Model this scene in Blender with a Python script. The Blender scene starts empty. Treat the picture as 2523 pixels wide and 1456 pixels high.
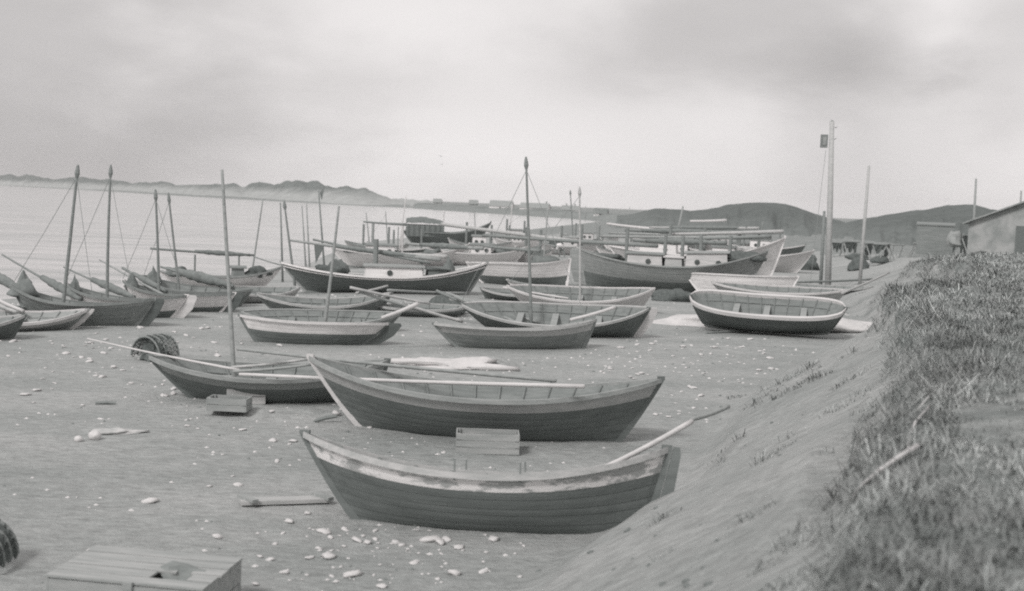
import bpy, bmesh, math, random
import numpy as np
from mathutils import Vector, Matrix, noise as mnoise

SC = bpy.context.scene
COL = SC.collection
RND = random.Random(7)
NR = np.random.RandomState(11)

# ------------------------------------------------------------------ camera
# picture coordinates used below are those of a 2523 x 1456 view of the photograph
PW, PH, F = 2523.0, 1456.0, 2900.0
CAM_H = 4.0
PITCH = math.atan(226.0 / F)
ROLL = math.radians(2.4)
fwd = Vector((0, math.cos(PITCH), -math.sin(PITCH)))
r0 = Vector((1, 0, 0))
u0 = r0.cross(fwd)
RIGHT = (r0 * math.cos(ROLL) + u0 * math.sin(ROLL)).normalized()
UP = RIGHT.cross(fwd).normalized()
CAM = Vector((0, 0, CAM_H))
cam = bpy.data.cameras.new('camera')
cam.sensor_width = 36.0
cam.lens = 36.0 * F / PW
cam.dof.use_dof = True
cam.dof.focus_distance = 27.0
cam.dof.aperture_fstop = 1.3
cam.clip_start = 0.05
cam.clip_end = 20000
cam_o = bpy.data.objects.new('camera', cam)
COL.objects.link(cam_o)
cam_o.matrix_world = Matrix(((RIGHT.x, UP.x, -fwd.x, CAM.x), (RIGHT.y, UP.y, -fwd.y, CAM.y),
                             (RIGHT.z, UP.z, -fwd.z, CAM.z), (0, 0, 0, 1)))
SC.camera = cam_o

def ray(px, py):
    return fwd + RIGHT * ((px - PW / 2) / F) - UP * ((py - PH / 2) / F)
def U(px, py, d):
    return CAM + ray(px, py) * d
def G(px, py, z=0.0):
    r = ray(px, py)
    return CAM + r * ((z - CAM.z) / r.z)
def proj(p):
    v = Vector(p) - CAM
    d = v.dot(fwd)
    return PW / 2 + F * v.dot(RIGHT) / d, PH / 2 - F * v.dot(UP) / d, d

# ------------------------------------------------------------------ sky, sun, exposure
SUN_EL, SUN_AZ = math.radians(44), math.radians(-145)     # azimuth from +Y, clockwise
W = bpy.data.worlds.new('World')
SC.world = W
W.use_nodes = True
nt = W.node_tree
nt.nodes.clear()
def N(tree, t, **kw):
    n = tree.nodes.new(t)
    for k, v in kw.items():
        if k.startswith('i_'):
            n.inputs[k[2:].replace('_', ' ')].default_value = v
        else:
            setattr(n, k, v)
    return n
def math_n(tree, op, a, b=None, c=None, clamp=False):
    n = tree.nodes.new('ShaderNodeMath'); n.operation = op; n.use_clamp = clamp
    for i, s in enumerate((a, b, c)):
        if s is None: continue
        if isinstance(s, (int, float)): n.inputs[i].default_value = s
        else: tree.links.new(s, n.inputs[i])
    return n.outputs[0]
sky = N(nt, 'ShaderNodeTexSky', sky_type='NISHITA', sun_disc=False, sun_elevation=SUN_EL, sun_rotation=SUN_AZ)
bw = N(nt, 'ShaderNodeRGBToBW'); nt.links.new(sky.outputs[0], bw.inputs[0])
tc = N(nt, 'ShaderNodeTexCoord')
mp = N(nt, 'ShaderNodeMapping'); mp.inputs['Scale'].default_value = (3.4, 3.4, 7.5)
nt.links.new(tc.outputs['Generated'], mp.inputs['Vector'])
nz = N(nt, 'ShaderNodeTexNoise'); nz.inputs['Scale'].default_value = 1.6; nz.inputs['Detail'].default_value = 6
nz.inputs['Roughness'].default_value = 0.55; nz.inputs['Distortion'].default_value = 0.15
nt.links.new(mp.outputs[0], nz.inputs['Vector'])
cloud = math_n(nt, 'MULTIPLY_ADD', nz.outputs['Fac'], 0.22, 0.65)           # 0.56 .. 0.86
def bank(px, py, sx, sy, amp):
    """one large cloud mass or bright opening at a fixed direction of the sky"""
    global cloud
    c = ray(px, py).normalized()
    s = N(nt, 'ShaderNodeVectorMath', operation='SUBTRACT'); nt.links.new(tc.outputs['Generated'], s.inputs[0]); s.inputs[1].default_value = c
    m = N(nt, 'ShaderNodeVectorMath', operation='MULTIPLY'); nt.links.new(s.outputs[0], m.inputs[0])
    m.inputs[1].default_value = (1 / sx, 1 / sx, 1 / sy)
    l = N(nt, 'ShaderNodeVectorMath', operation='LENGTH'); nt.links.new(m.outputs[0], l.inputs[0])
    wob = math_n(nt, 'MULTIPLY_ADD', nz.outputs['Fac'], 1.6, -0.8)
    dd = math_n(nt, 'ADD', l.outputs['Value'], wob)
    mr = N(nt, 'ShaderNodeMapRange', interpolation_type='SMOOTHSTEP'); nt.links.new(dd, mr.inputs['Value'])
    mr.inputs['From Min'].default_value = 0.25; mr.inputs['From Max'].default_value = 1.25
    mr.inputs['To Min'].default_value = amp; mr.inputs['To Max'].default_value = 0.0
    cloud = math_n(nt, 'ADD', cloud, mr.outputs[0])
bank(-80, 170, 0.30, 0.20, -0.21)
bank(150, 360, 0.20, 0.06, -0.06)
bank(1850, 90, 0.17, 0.065, -0.18)
bank(2150, 330, 0.10, 0.10, -0.08)
bank(2460, 130, 0.05, 0.09, -0.10)
bank(2330, 170, 0.05, 0.12, 0.06)
bank(1150, 440, 0.22, 0.07, 0.10)
bank(1100, 60, 0.16, 0.05, 0.06)
mix = math_n(nt, 'MULTIPLY_ADD', bw.outputs[0], 0.006, cloud)
comb = N(nt, 'ShaderNodeCombineColor')
for i, k in enumerate((1.0, 0.968, 0.962)):
    nt.links.new(math_n(nt, 'MULTIPLY', mix, k), comb.inputs[i])
bg = N(nt, 'ShaderNodeBackground'); nt.links.new(comb.outputs[0], bg.inputs['Color']); bg.inputs['Strength'].default_value = 1.0
wo = N(nt, 'ShaderNodeOutputWorld'); nt.links.new(bg.outputs[0], wo.inputs['Surface'])

sun = bpy.data.lights.new('sun', 'SUN'); sun.energy = 2.2; sun.angle = math.radians(14); sun.color = (1.0, 0.975, 0.96)
sun_o = bpy.data.objects.new('sun', sun); COL.objects.link(sun_o)
sdir = Vector((math.sin(SUN_AZ) * math.cos(SUN_EL), math.cos(SUN_AZ) * math.cos(SUN_EL), math.sin(SUN_EL)))
sun_o.rotation_euler = sdir.to_track_quat('Z', 'Y').to_euler()
sun_o.location = (0, 0, 30)
SC.view_settings.view_transform = 'Standard'
SC.view_settings.look = 'None'
SC.view_settings.exposure = 0.0
SC.view_settings.gamma = 1.0
SC.cycles.filter_width = 2.0
SC.cycles.use_denoising = False

# ------------------------------------------------------------------ materials (a black-and-white place, faintly toned)
def tone(a):
    t = min(1.0, a / 0.55)
    d, l = (0.865, 1.0, 0.965), (1.0, 0.975, 0.968)
    return tuple(a * (d[i] * (1 - t) + l[i] * t) for i in range(3)) + (1.0,)
MATS = {}
def mat(name, a, a2=None, scale=4.0, rough=0.85, stretch=(1, 1, 1), bump=0.0, bscale=40.0, lo=0.35, hi=0.65, detail=6, attr=None, spec=0.3):
    if name in MATS: return MATS[name]
    m = bpy.data.materials.new(name); m.use_nodes = True
    t = m.node_tree; b = t.nodes['Principled BSDF']
    b.inputs['Roughness'].default_value = rough
    b.inputs['Specular IOR Level'].default_value = spec
    if a2 is None: a2 = a * 0.82
    c = N(t, 'ShaderNodeTexCoord')
    mpn = N(t, 'ShaderNodeMapping'); mpn.inputs['Scale'].default_value = stretch
    t.links.new(c.outputs['Object'], mpn.inputs[0])
    n = N(t, 'ShaderNodeTexNoise'); n.inputs['Scale'].default_value = scale; n.inputs['Detail'].default_value = detail; n.inputs['Roughness'].default_value = 0.62
    t.links.new(mpn.outputs[0], n.inputs['Vector'])
    r = N(t, 'ShaderNodeValToRGB')
    r.color_ramp.elements[0].position = lo; r.color_ramp.elements[0].color = tone(a2)
    r.color_ramp.elements[1].position = hi; r.color_ramp.elements[1].color = tone(a)
    t.links.new(n.outputs['Fac'], r.inputs[0])
    out = r.outputs[0]
    if attr:
        at = N(t, 'ShaderNodeAttribute', attribute_name=attr)
        mx = N(t, 'ShaderNodeMix', data_type='RGBA', blend_type='MULTIPLY'); mx.inputs['Factor'].default_value = 1.0
        t.links.new(out, mx.inputs[6]); t.links.new(at.outputs['Fac'], mx.inputs[7]); out = mx.outputs[2]
    t.links.new(out, b.inputs['Base Color'])
    if bump:
        n2 = N(t, 'ShaderNodeTexNoise'); n2.inputs['Scale'].default_value = bscale; n2.inputs['Detail'].default_value = 4
        t.links.new(mpn.outputs[0], n2.inputs['Vector'])
        bp = N(t, 'ShaderNodeBump'); bp.inputs['Strength'].default_value = bump; bp.inputs['Distance'].default_value = 0.02
        t.links.new(n2.outputs['Fac'], bp.inputs['Height']); t.links.new(bp.outputs[0], b.inputs['Normal'])
    MATS[name] = m
    return m
ST = (0.35, 3, 3)      # grain along the boat
M_TAR = mat('tarred_wood', 0.28, 0.19, 3.0, 0.75, ST, 0.2, lo=0.3, hi=0.68)
M_TAR2 = mat('dark_paint', 0.185, 0.135, 3.0, 0.7, ST, 0.2, lo=0.3, hi=0.68)
M_PITCH = mat('black_pitch', 0.115, 0.085, 3.0, 0.7, ST, 0.15)
M_GREY = mat('grey_paint', 0.35, 0.27, 3.0, 0.8, ST, 0.15)
M_MID = mat('mid_grey_paint', 0.47, 0.38, 3.0, 0.8, ST, 0.15)
M_LIGHT = mat('light_paint', 0.62, 0.50, 3.0, 0.8, ST, 0.12)
M_CAB = mat('weathered_white_paint', 0.58, 0.44, 3.0, 0.8, ST, 0.12)
M_WHITE = mat('white_paint', 0.80, 0.66, 3.0, 0.7, ST, 0.1)
M_PEEL = mat('peeling_white_paint', 0.80, 0.40, 2.6, 0.85, (0.7, 1.6, 2.2), 0.25, 60, 0.46, 0.53, 8)
M_WOODL = mat('pale_bare_wood', 0.50, 0.36, 5.0, 0.9, ST, 0.2)
M_WOOD = mat('weathered_wood', 0.36, 0.27, 5.0, 0.9, ST, 0.2)
M_WOODD = mat('dark_wood', 0.27, 0.20, 5.0, 0.9, ST, 0.2)
M_INSIDE = mat('inner_boards', 0.27, 0.20, 4.0, 0.9, ST, 0.2)
M_INSL = mat('pale_inner_boards', 0.43, 0.33, 4.0, 0.9, ST, 0.2)
M_CANVAS = mat('dark_canvas', 0.20, 0.15, 6.0, 0.95, (1, 1, 1), 0.4, 14)
M_SAIL = mat('grey_sailcloth', 0.24, 0.17, 6.0, 0.95, (1, 1, 1), 0.4, 14)
M_SAILL = mat('pale_sailcloth', 0.50, 0.38, 6.0, 0.95, (1, 1, 1), 0.4, 14)
M_ROPE = mat('rope', 0.30, 0.24, 8, 0.95)
M_NET = mat('net_twine', 0.15, 0.09, 9, 0.95, (1, 1, 1), 0.6, 30)
M_HOLE = mat('porthole_glass', 0.10, 0.08, 3, 0.3)
M_STONE = mat('pale_stone', 0.66, 0.5, 9, 0.85, (1, 1, 1), 0.3, 25)
M_STONED = mat('dark_stone', 0.22, 0.15, 9, 0.9, (1, 1, 1), 0.3, 25)
M_IRON = mat('iron', 0.11, 0.08, 6, 0.6)

# ------------------------------------------------------------------ mesh helper
class MB:
    def __init__(s): s.v = []; s.f = []; s.mi = []; s.att = None
    def add(s, vs, fs, mi=0):
        o = len(s.v); s.v.extend([tuple(v) for v in vs]); s.f.extend([tuple(i + o for i in f) for f in fs]); s.mi.extend([mi] * len(fs)); return s
    def box(s, c, d, rot=None, mi=0, taper=1.0):
        x, y, z = d[0] / 2, d[1] / 2, d[2] / 2
        vs = [Vector((sx * x * (taper if sz > 0 else 1), sy * y * (taper if sz > 0 else 1), sz * z)) for sz in (-1, 1) for sx, sy in ((-1, -1), (1, -1), (1, 1), (-1, 1))]
        if rot is not None: vs = [rot @ v for v in vs]
        vs = [v + Vector(c) for v in vs]
        return s.add(vs, [(0, 3, 2, 1), (4, 5, 6, 7), (0, 1, 5, 4), (1, 2, 6, 5), (2, 3, 7, 6), (3, 0, 4, 7)], mi)
    def tube(s, pts, rad, n=8, mi=0, cap=True):
        pts = [Vector(p) for p in pts]
        if not isinstance(rad, (list, tuple)): rad = [rad] * len(pts)
        rings = []
        for i, p in enumerate(pts):
            t = (pts[min(i + 1, len(pts) - 1)] - pts[max(i - 1, 0)])
            t = t.normalized() if t.length > 1e-9 else Vector((0, 0, 1))
            a = Vector((0, 0, 1)) if abs(t.z) < 0.9 else Vector((1, 0, 0))
            e1 = t.cross(a).normalized(); e2 = t.cross(e1).normalized()
            rings.append([p + (e1 * math.cos(2 * math.pi * k / n) + e2 * math.sin(2 * math.pi * k / n)) * rad[i] for k in range(n)])
        vs = [v for r in rings for v in r]; fs = []
        for i in range(len(pts) - 1):
            for k in range(n):
                a, b = i * n + k, i * n + (k + 1) % n
                fs.append((a, b, b + n, a + n))
        if cap:
            fs.append(tuple(range(n))[::-1]); fs.append(tuple((len(pts) - 1) * n + k for k in range(n)))
        return s.add(vs, fs, mi)
    def grid(s, rows, mi=0, flip=False):
        n = len(rows[0]); vs = [v for r in rows for v in r]; fs = []
        for i in range(len(rows) - 1):
            for k in range(n - 1):
                q = (i * n + k, i * n + k + 1, (i + 1) * n + k + 1, (i + 1) * n + k)
                fs.append(q[::-1] if flip else q)
        return s.add(vs, fs, mi)
    def prism(s, poly, axis, t, mi=0):
        """poly = list of Vectors in a plane, thickness t along axis (centred)"""
        a = Vector(axis).normalized() * (t / 2); n = len(poly)
        vs = [Vector(p) - a for p in poly] + [Vector(p) + a for p in poly]
        fs = [tuple(range(n))[::-1], tuple(range(n, 2 * n))] + [(i, (i + 1) % n, (i + 1) % n + n, i + n) for i in range(n)]
        return s.add(vs, fs, mi)
    def blob(s, c, r, seed=0, n=1, rough=0.25, mi=0, flat=1.0):
        bm = bmesh.new(); bmesh.ops.create_icosphere(bm, subdivisions=n, radius=1)
        vs = []
        for v in bm.verts:
            k = 1 + rough * mnoise.noise(v.co * 1.7 + Vector((seed * 3.1, seed * 1.7, seed)))
            p = Vector((v.co.x * r[0], v.co.y * r[1], v.co.z * r[2])) * k
            if p.z < 0: p.z *= flat
            vs.append(p + Vector(c))
        fs = [tuple(v.index for v in f.verts) for f in bm.faces]; bm.free()
        return s.add(vs, fs, mi)
    def build(s, name, m, parent=None, smooth=False, loc=None):
        me = bpy.data.meshes.new(name)
        vs = s.v
        if loc is not None: vs = [(v[0] - loc[0], v[1] - loc[1], v[2] - loc[2]) for v in vs]
        me.from_pydata(vs, [], s.f); 
        for k in (m if isinstance(m, (list, tuple)) else [m]): me.materials.append(k)
        me.polygons.foreach_set('material_index', s.mi)
        if smooth: me.polygons.foreach_set('use_smooth', [True] * len(s.f))
        me.update()
        o = bpy.data.objects.new(name, me); COL.objects.link(o)
        if parent is not None: o.parent = parent
        if loc is not None: o.location = loc
        return o
def tag(o, label=None, cat=None, group=None, kind=None):
    if label: o['label'] = label
    if cat: o['category'] = cat
    if group: o['group'] = group
    if kind: o['kind'] = kind
    return o
def empty(name, M, label, cat, group=None):
    o = bpy.data.objects.new(name, None); COL.objects.link(o)
    o.empty_display_size = 0.3
    o.matrix_world = M if isinstance(M, Matrix) else Matrix.Translation(M)
    return tag(o, label, cat, group)

# ------------------------------------------------------------------ terrain
def vnoise(x, y, seed=0):
    xi = np.floor(x).astype(np.int64); yi = np.floor(y).astype(np.int64)
    fx = x - xi; fy = y - yi
    fx = fx * fx * (3 - 2 * fx); fy = fy * fy * (3 - 2 * fy)
    def h(a, b):
        n = (a * 374761393 + b * 668265263 + seed * 974711) & 0x7fffffff
        n = ((n ^ (n >> 13)) * 1274126177) & 0x7fffffff
        return ((n ^ (n >> 16)) & 0xffff) / 65535.0
    return (h(xi, yi) * (1 - fx) + h(xi + 1, yi) * fx) * (1 - fy) + (h(xi, yi + 1) * (1 - fx) + h(xi + 1, yi + 1) * fx) * fy
def fbm(x, y, s, oct=4, seed=0):
    r = 0; a = 0.5; x = x / s; y = y / s
    for i in range(oct):
        r = r + a * (vnoise(x, y, seed + i) - 0.5); x = x * 2.03; y = y * 2.03; a *= 0.5
    return r
def smooth(a, b, x):
    t = np.clip((x - a) / (b - a), 0, 1); return t * t * (3 - 2 * t)
SEA_Z = -0.7
near_shore = [(-600, 790), (-200, 752), (0, 738), (200, 722), (400, 706), (550, 690), (680, 672), (750, 655), (810, 626), (880, 600), (1000, 585), (1250, 572), (1350, 560), (1450, 549), (1500, 543)]
far_shore = [(1450, 540), (1300, 530), (1150, 519.5), (1050, 514), (900, 507.5), (700, 497), (500, 486), (190, 467), (0, 457), (-300, 442), (-900, 415)]
SEA = [(-3500, -400), (-60, -20), (-40, 20)] + [tuple(G(x, y, SEA_Z)[:2]) for x, y in near_shore + far_shore] + [(-5000, 3500)]
FOOT = [(-60, -50), (-14, -9), (-6, -3), (-3.0, 1.5), (-1.7, 5.5), (-1.15, 8), (-0.6, 10), (0.1, 12.3), (1.0, 14.4), (2.1, 16.2), (4.5, 24.5), (6.3, 28.8), (9.3, 34), (11.6, 39.6), (14, 48), (15.5, 56), (17.5, 66), (21, 78), (24, 92), (16, 118), (-5, 150), (-60, 230)]
def seg_dist(x, y, pts, closed=False):
    d = np.full(x.shape, 1e18)
    n = len(pts)
    side = np.zeros(x.shape)
    for i in range(n if closed else n - 1):
        ax, ay = pts[i]; bx, by = pts[(i + 1) % n]
        dx, dy = bx - ax, by - ay
        t = np.clip(((x - ax) * dx + (y - ay) * dy) / (dx * dx + dy * dy), 0, 1)
        dd = (x - ax - t * dx) ** 2 + (y - ay - t * dy) ** 2
        cr = dx * (y - ay) - dy * (x - ax)
        m = dd < d
        side = np.where(m, cr, side); d = np.where(m, dd, d)
    return np.sqrt(d), side
def in_poly(x, y, pts):
    ins = np.zeros(x.shape, bool); n = len(pts)
    for i in range(n):
        ax, ay = pts[i]; bx, by = pts[(i + 1) % n]
        if ay == by: continue
        c = ((ay > y) != (by > y)) & (x < (bx - ax) * (y - ay) / (by - ay) + ax)
        ins ^= c
    return ins
MOUNDS = []      # (x, y, rx, ry, h)
for (px, py, rx, ry, h) in [(1905, 800, 4.2, 1.6, 0.28), (1125, 895, 1.5, 0.55, 0.22), (700, 1020, 1.6, 0.5, 0.10)]:
    p = G(px, py); MOUNDS.append((p.x, p.y, rx, ry, h))
def terrain(x, y):
    x = np.asarray(x, float); y = np.asarray(y, float)
    d, _ = seg_dist(x, y, SEA, True)
    s = np.where(in_poly(x, y, SEA), -d, d)
    z = np.clip(-0.7 + s * 0.055, -3.0, 0.0)
    z = np.where(s > 12.7, 0.0, z)
    z = z + smooth(55, 150, s) * 2.0
    r = np.hypot(x, y)
    z = z + np.where(s > 2, 1, 0) * (fbm(x, y, 6, 3, 5) * 0.10 + fbm(x, y, 0.7, 3, 9) * 0.06 * np.clip(1 - r / 60, 0, 1) + np.minimum(0, fbm(x, y, 0.38, 2, 13) + 0.05) * 0.10 * np.clip(1 - r / 40, 0, 1))
    for (mx, my, rx, ry, h) in MOUNDS:
        q = ((x - mx) / rx) ** 2 + ((y - my) / ry) ** 2
        z = z + h * smooth(1.25, 0.35, q)
    fd, side = seg_dist(x, y, FOOT)
    sd = np.where(side < 0, fd, -fd)
    ragg = fbm(x, y, 3.2, 3, 21) * 0.8 + fbm(x, y, 0.9, 2, 23) * 0.8 + fbm(x, y, 0.33, 2, 25) * 0.3 * np.clip(1.6 - y / 16, 0, 1)
    e = sd + ragg * smooth(0.5, 3.0, sd) - 0.5 * np.exp(-((y - 12) / 3.5) ** 2)
    near = np.clip(1 - (y - 60) / 60, 0.25, 1)
    top = 2.15 * near + 0.25 + fbm(x, y, 5, 3, 31) * 0.5 + fbm(x, y, 1.2, 3, 33) * 0.42 + fbm(x, y, 0.45, 2, 35) * 0.12 * np.clip(1.5 - r / 20, 0, 1) + 0.01 * np.clip(sd - 4, 0, 20)
    gfar = smooth(48, 64, y)
    slope = np.clip(sd, 0, 12) * (0.56 * (1 - gfar) + 0.20 * gfar) + 0.16 * fbm(x, y, 1.5, 4, 41)
    lip = smooth(3.0, 3.4, e) * (1 - gfar) + smooth(3.5, 8.0, e) * gfar
    b = np.minimum(slope, 1.75 * near) * (1 - lip) + top * lip
    w = smooth(0.0, 0.9, sd) * smooth(6, 30, s)
    z = np.maximum(z, z * (1 - w) + b * w) if True else z
    global LAST_E
    LAST_E = e
    return z, lip, sd, s
def tz(x, y):
    return float(terrain(np.array([x]), np.array([y]))[0][0])

def on_ground(px, py):
    g = G(px, py); z = tz(g.x, g.y); g = G(px, py, z); return Vector((g.x, g.y, z))
def make_ground():
    a = np.concatenate([np.radians(np.linspace(-180, -40, 36)[:-1]), np.radians(np.linspace(-40, 40, 520)), np.radians(np.linspace(40, 180, 36)[1:-1])])
    rr = np.concatenate([[0.4], np.geomspace(1.2, 60, 380), np.geomspace(61, 3500, 110)])
    A, R = np.meshgrid(a, rr)
    X, Y = R * np.sin(A), R * np.cos(A)
    Z, lip, sd, s = terrain(X, Y)
    nr, na = X.shape
    idx = np.arange(nr * na).reshape(nr, na)
    nx = np.roll(idx, -1, axis=1)
    q = np.stack([idx[:-1], idx[1:], nx[1:], nx[:-1]], -1).reshape(-1, 4)
    q = q[:, ::-1]
    co = np.stack([X, Y, Z], -1).reshape(-1, 3)
    gm = (lip > 0.55).reshape(-1)
    fm = gm[q].mean(1) > 0.6
    centre = int(len(co)); co = np.vstack([co, [[0, 0, Z[0].mean()]]])
    for nm, sel, m in (('beach', ~fm, M_SAND), ('grass_bank', fm, M_BANK)):
        qq = q[sel]
        faces = [tuple(f) for f in qq.tolist()]
        if nm == 'grass_bank':
            faces += [(int(idx[0, k]), int(idx[0, (k + 1) % na]), centre)[::-1] for k in range(na)]
        used = np.unique(np.concatenate([np.array(f) for f in faces[-na:]] + [qq.reshape(-1)]))
        remap = np.full(len(co), -1); remap[used] = np.arange(len(used))
        me = bpy.data.meshes.new(nm)
        me.from_pydata(co[used].tolist(), [], [tuple(int(remap[i]) for i in f) for f in faces])
        me.polygons.foreach_set('use_smooth', [True] * len(me.polygons))
        me.materials.append(m); me.update()
        o = bpy.data.objects.new(nm, me); COL.objects.link(o)
        tag(o, None, None, None, 'structure')

def ground_mat(name, a, b, c, scale, bump):
    m = bpy.data.materials.new(name); m.use_nodes = True
    t = m.node_tree; p = t.nodes['Principled BSDF']; p.inputs['Roughness'].default_value = 0.95; p.inputs['Specular IOR Level'].default_value = 0.15
    g = N(t, 'ShaderNodeTexCoord')
    n1 = N(t, 'ShaderNodeTexNoise'); n1.inputs['Scale'].default_value = scale; n1.inputs['Detail'].default_value = 8; n1.inputs['Roughness'].default_value = 0.68
    mpn = N(t, 'ShaderNodeMapping'); mpn.inputs['Scale'].default_value = (0.55, 1.3, 1)
    t.links.new(g.outputs['Object'], mpn.inputs[0]); t.links.new(mpn.outputs[0], n1.inputs['Vector'])
    r = N(t, 'ShaderNodeValToRGB'); e = r.color_ramp.elements
    e[0].position = 0.32; e[0].color = tone(a); e[1].position = 0.68; e[1].color = tone(c)
    k = e.new(0.5); k.color = tone(b)
    t.links.new(n1.outputs['Fac'], r.inputs[0])
    n3 = N(t, 'ShaderNodeTexNoise'); n3.inputs['Scale'].default_value = 7.0; n3.inputs['Detail'].default_value = 8; n3.inputs['Roughness'].default_value = 0.75
    t.links.new(mpn.outputs[0], n3.inputs['Vector'])
    mr = N(t, 'ShaderNodeMapRange'); t.links.new(n3.outputs['Fac'], mr.inputs['Value'])
    mr.inputs['From Min'].default_value = 0.3; mr.inputs['From Max'].default_value = 0.7; mr.inputs['To Min'].default_value = 0.68; mr.inputs['To Max'].default_value = 1.30
    mx = N(t, 'ShaderNodeMix', data_type='RGBA', blend_type='MULTIPLY'); mx.inputs['Factor'].default_value = 1
    t.links.new(r.outputs[0], mx.inputs[6]); t.links.new(mr.outputs[0], mx.inputs[7])
    t.links.new(mx.outputs[2], p.inputs['Base Color'])
    n2 = N(t, 'ShaderNodeTexNoise'); n2.inputs['Scale'].default_value = 14; n2.inputs['Detail'].default_value = 6; n2.inputs['Roughness'].default_value = 0.7
    t.links.new(g.outputs['Object'], n2.inputs['Vector'])
    bp = N(t, 'ShaderNodeBump'); bp.inputs['Strength'].default_value = bump; bp.inputs['Distance'].default_value = 0.05
    t.links.new(n2.outputs['Fac'], bp.inputs['Height']); t.links.new(bp.outputs[0], p.inputs['Normal'])
    return m
M_SAND = ground_mat('sand', 0.285, 0.345, 0.40, 0.35, 0.8)
M_BANK = ground_mat('bank_turf', 0.16, 0.25, 0.36, 1.6, 1.0)
make_ground()

def make_sea():
    m = bpy.data.materials.new('sea_water'); m.use_nodes = True
    t = m.node_tree; p = t.nodes['Principled BSDF']
    p.inputs['Base Color'].default_value = tone(0.50); p.inputs['Roughness'].default_value = 0.12; p.inputs['IOR'].default_value = 1.33
    g = N(t, 'ShaderNodeTexCoord')
    mpn = N(t, 'ShaderNodeMapping'); mpn.inputs['Scale'].default_value = (0.018, 0.10, 1); mpn.inputs['Rotation'].default_value = (0, 0, math.radians(-18))
    t.links.new(g.outputs['Object'], mpn.inputs[0])
    n = N(t, 'ShaderNodeTexNoise'); n.inputs['Scale'].default_value = 1.6; n.inputs['Detail'].default_value = 9; n.inputs['Roughness'].default_value = 0.7
    t.links.new(mpn.outputs[0], n.inputs['Vector'])
    bp = N(t, 'ShaderNodeBump'); bp.inputs['Strength'].default_value = 0.7; bp.inputs['Distance'].default_value = 0.6
    t.links.new(n.outputs['Fac'], bp.inputs['Height']); t.links.new(bp.outputs[0], p.inputs['Normal'])
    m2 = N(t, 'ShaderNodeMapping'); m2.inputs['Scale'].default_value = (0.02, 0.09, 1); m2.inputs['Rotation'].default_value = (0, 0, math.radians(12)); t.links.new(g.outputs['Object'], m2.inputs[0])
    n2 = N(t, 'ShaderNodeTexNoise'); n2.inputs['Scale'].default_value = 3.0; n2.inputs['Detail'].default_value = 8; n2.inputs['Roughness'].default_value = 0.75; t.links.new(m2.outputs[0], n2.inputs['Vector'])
    rp = N(t, 'ShaderNodeValToRGB'); rp.color_ramp.elements[0].position = .36; rp.color_ramp.elements[0].color = tone(.33); rp.color_ramp.elements[1].position = .58; rp.color_ramp.elements[1].color = tone(.57)  # uneven sky reflection on the ripples, painted as streaks in the base colour
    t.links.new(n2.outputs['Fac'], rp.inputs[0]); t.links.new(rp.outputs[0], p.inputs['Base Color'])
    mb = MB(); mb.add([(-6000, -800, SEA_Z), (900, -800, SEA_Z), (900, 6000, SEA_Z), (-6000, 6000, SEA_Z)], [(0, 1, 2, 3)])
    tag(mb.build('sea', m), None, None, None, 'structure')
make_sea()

# ------------------------------------------------------------------ dunes and hills
def ridge(name, sky_pts, foot_d, back, m, seed, rough=1.0):
    """skyline as (px, py, distance); a real ridge with a front slope, crest and back"""
    xs = [p[0] for p in sky_pts]
    px = np.arange(xs[0], xs[-1] + 1, 5.0)
    py = np.interp(px, xs, [p[1] for p in sky_pts]); dd = np.interp(px, xs, [p[2] for p in sky_pts])
    py = py + (vnoise(px / 23.0, px * 0, seed) - 0.5) * 3.0 * rough + (vnoise(px / 9.0, px * 0, seed + 3) - 0.5) * 1.5 * rough
    rows = []
    for t in np.concatenate([np.linspace(0, 1, 18), np.linspace(1.15, 2, 5)]):
        row = []
        for i in range(len(px)):
            c = U(px[i], py[i], dd[i]); dirv = Vector((c.x, c.y, 0)).normalized()
            off = -foot_d * (1 - t) * dd[i] if t <= 1 else back * (t - 1)
            p = Vector((c.x, c.y, 0)) + dirv * off
            base = -1.2
            k = (t ** 0.85 if t <= 1 else 1 - (t - 1) ** 1.6)
            bulge = 0 if t >= 1 else (fbm(np.array([px[i]]), np.array([t * 60]), 30, 4, seed)[0]) * (c.z - base) * 0.5 * math.sin(math.pi * t)
            row.append((p.x, p.y, base + (c.z - base) * k + bulge))
        rows.append(row)
    mb = MB(); mb.grid(rows, flip=True)
    o = mb.build(name, m, smooth=True)
    return tag(o, None, None, None, 'structure')
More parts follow.
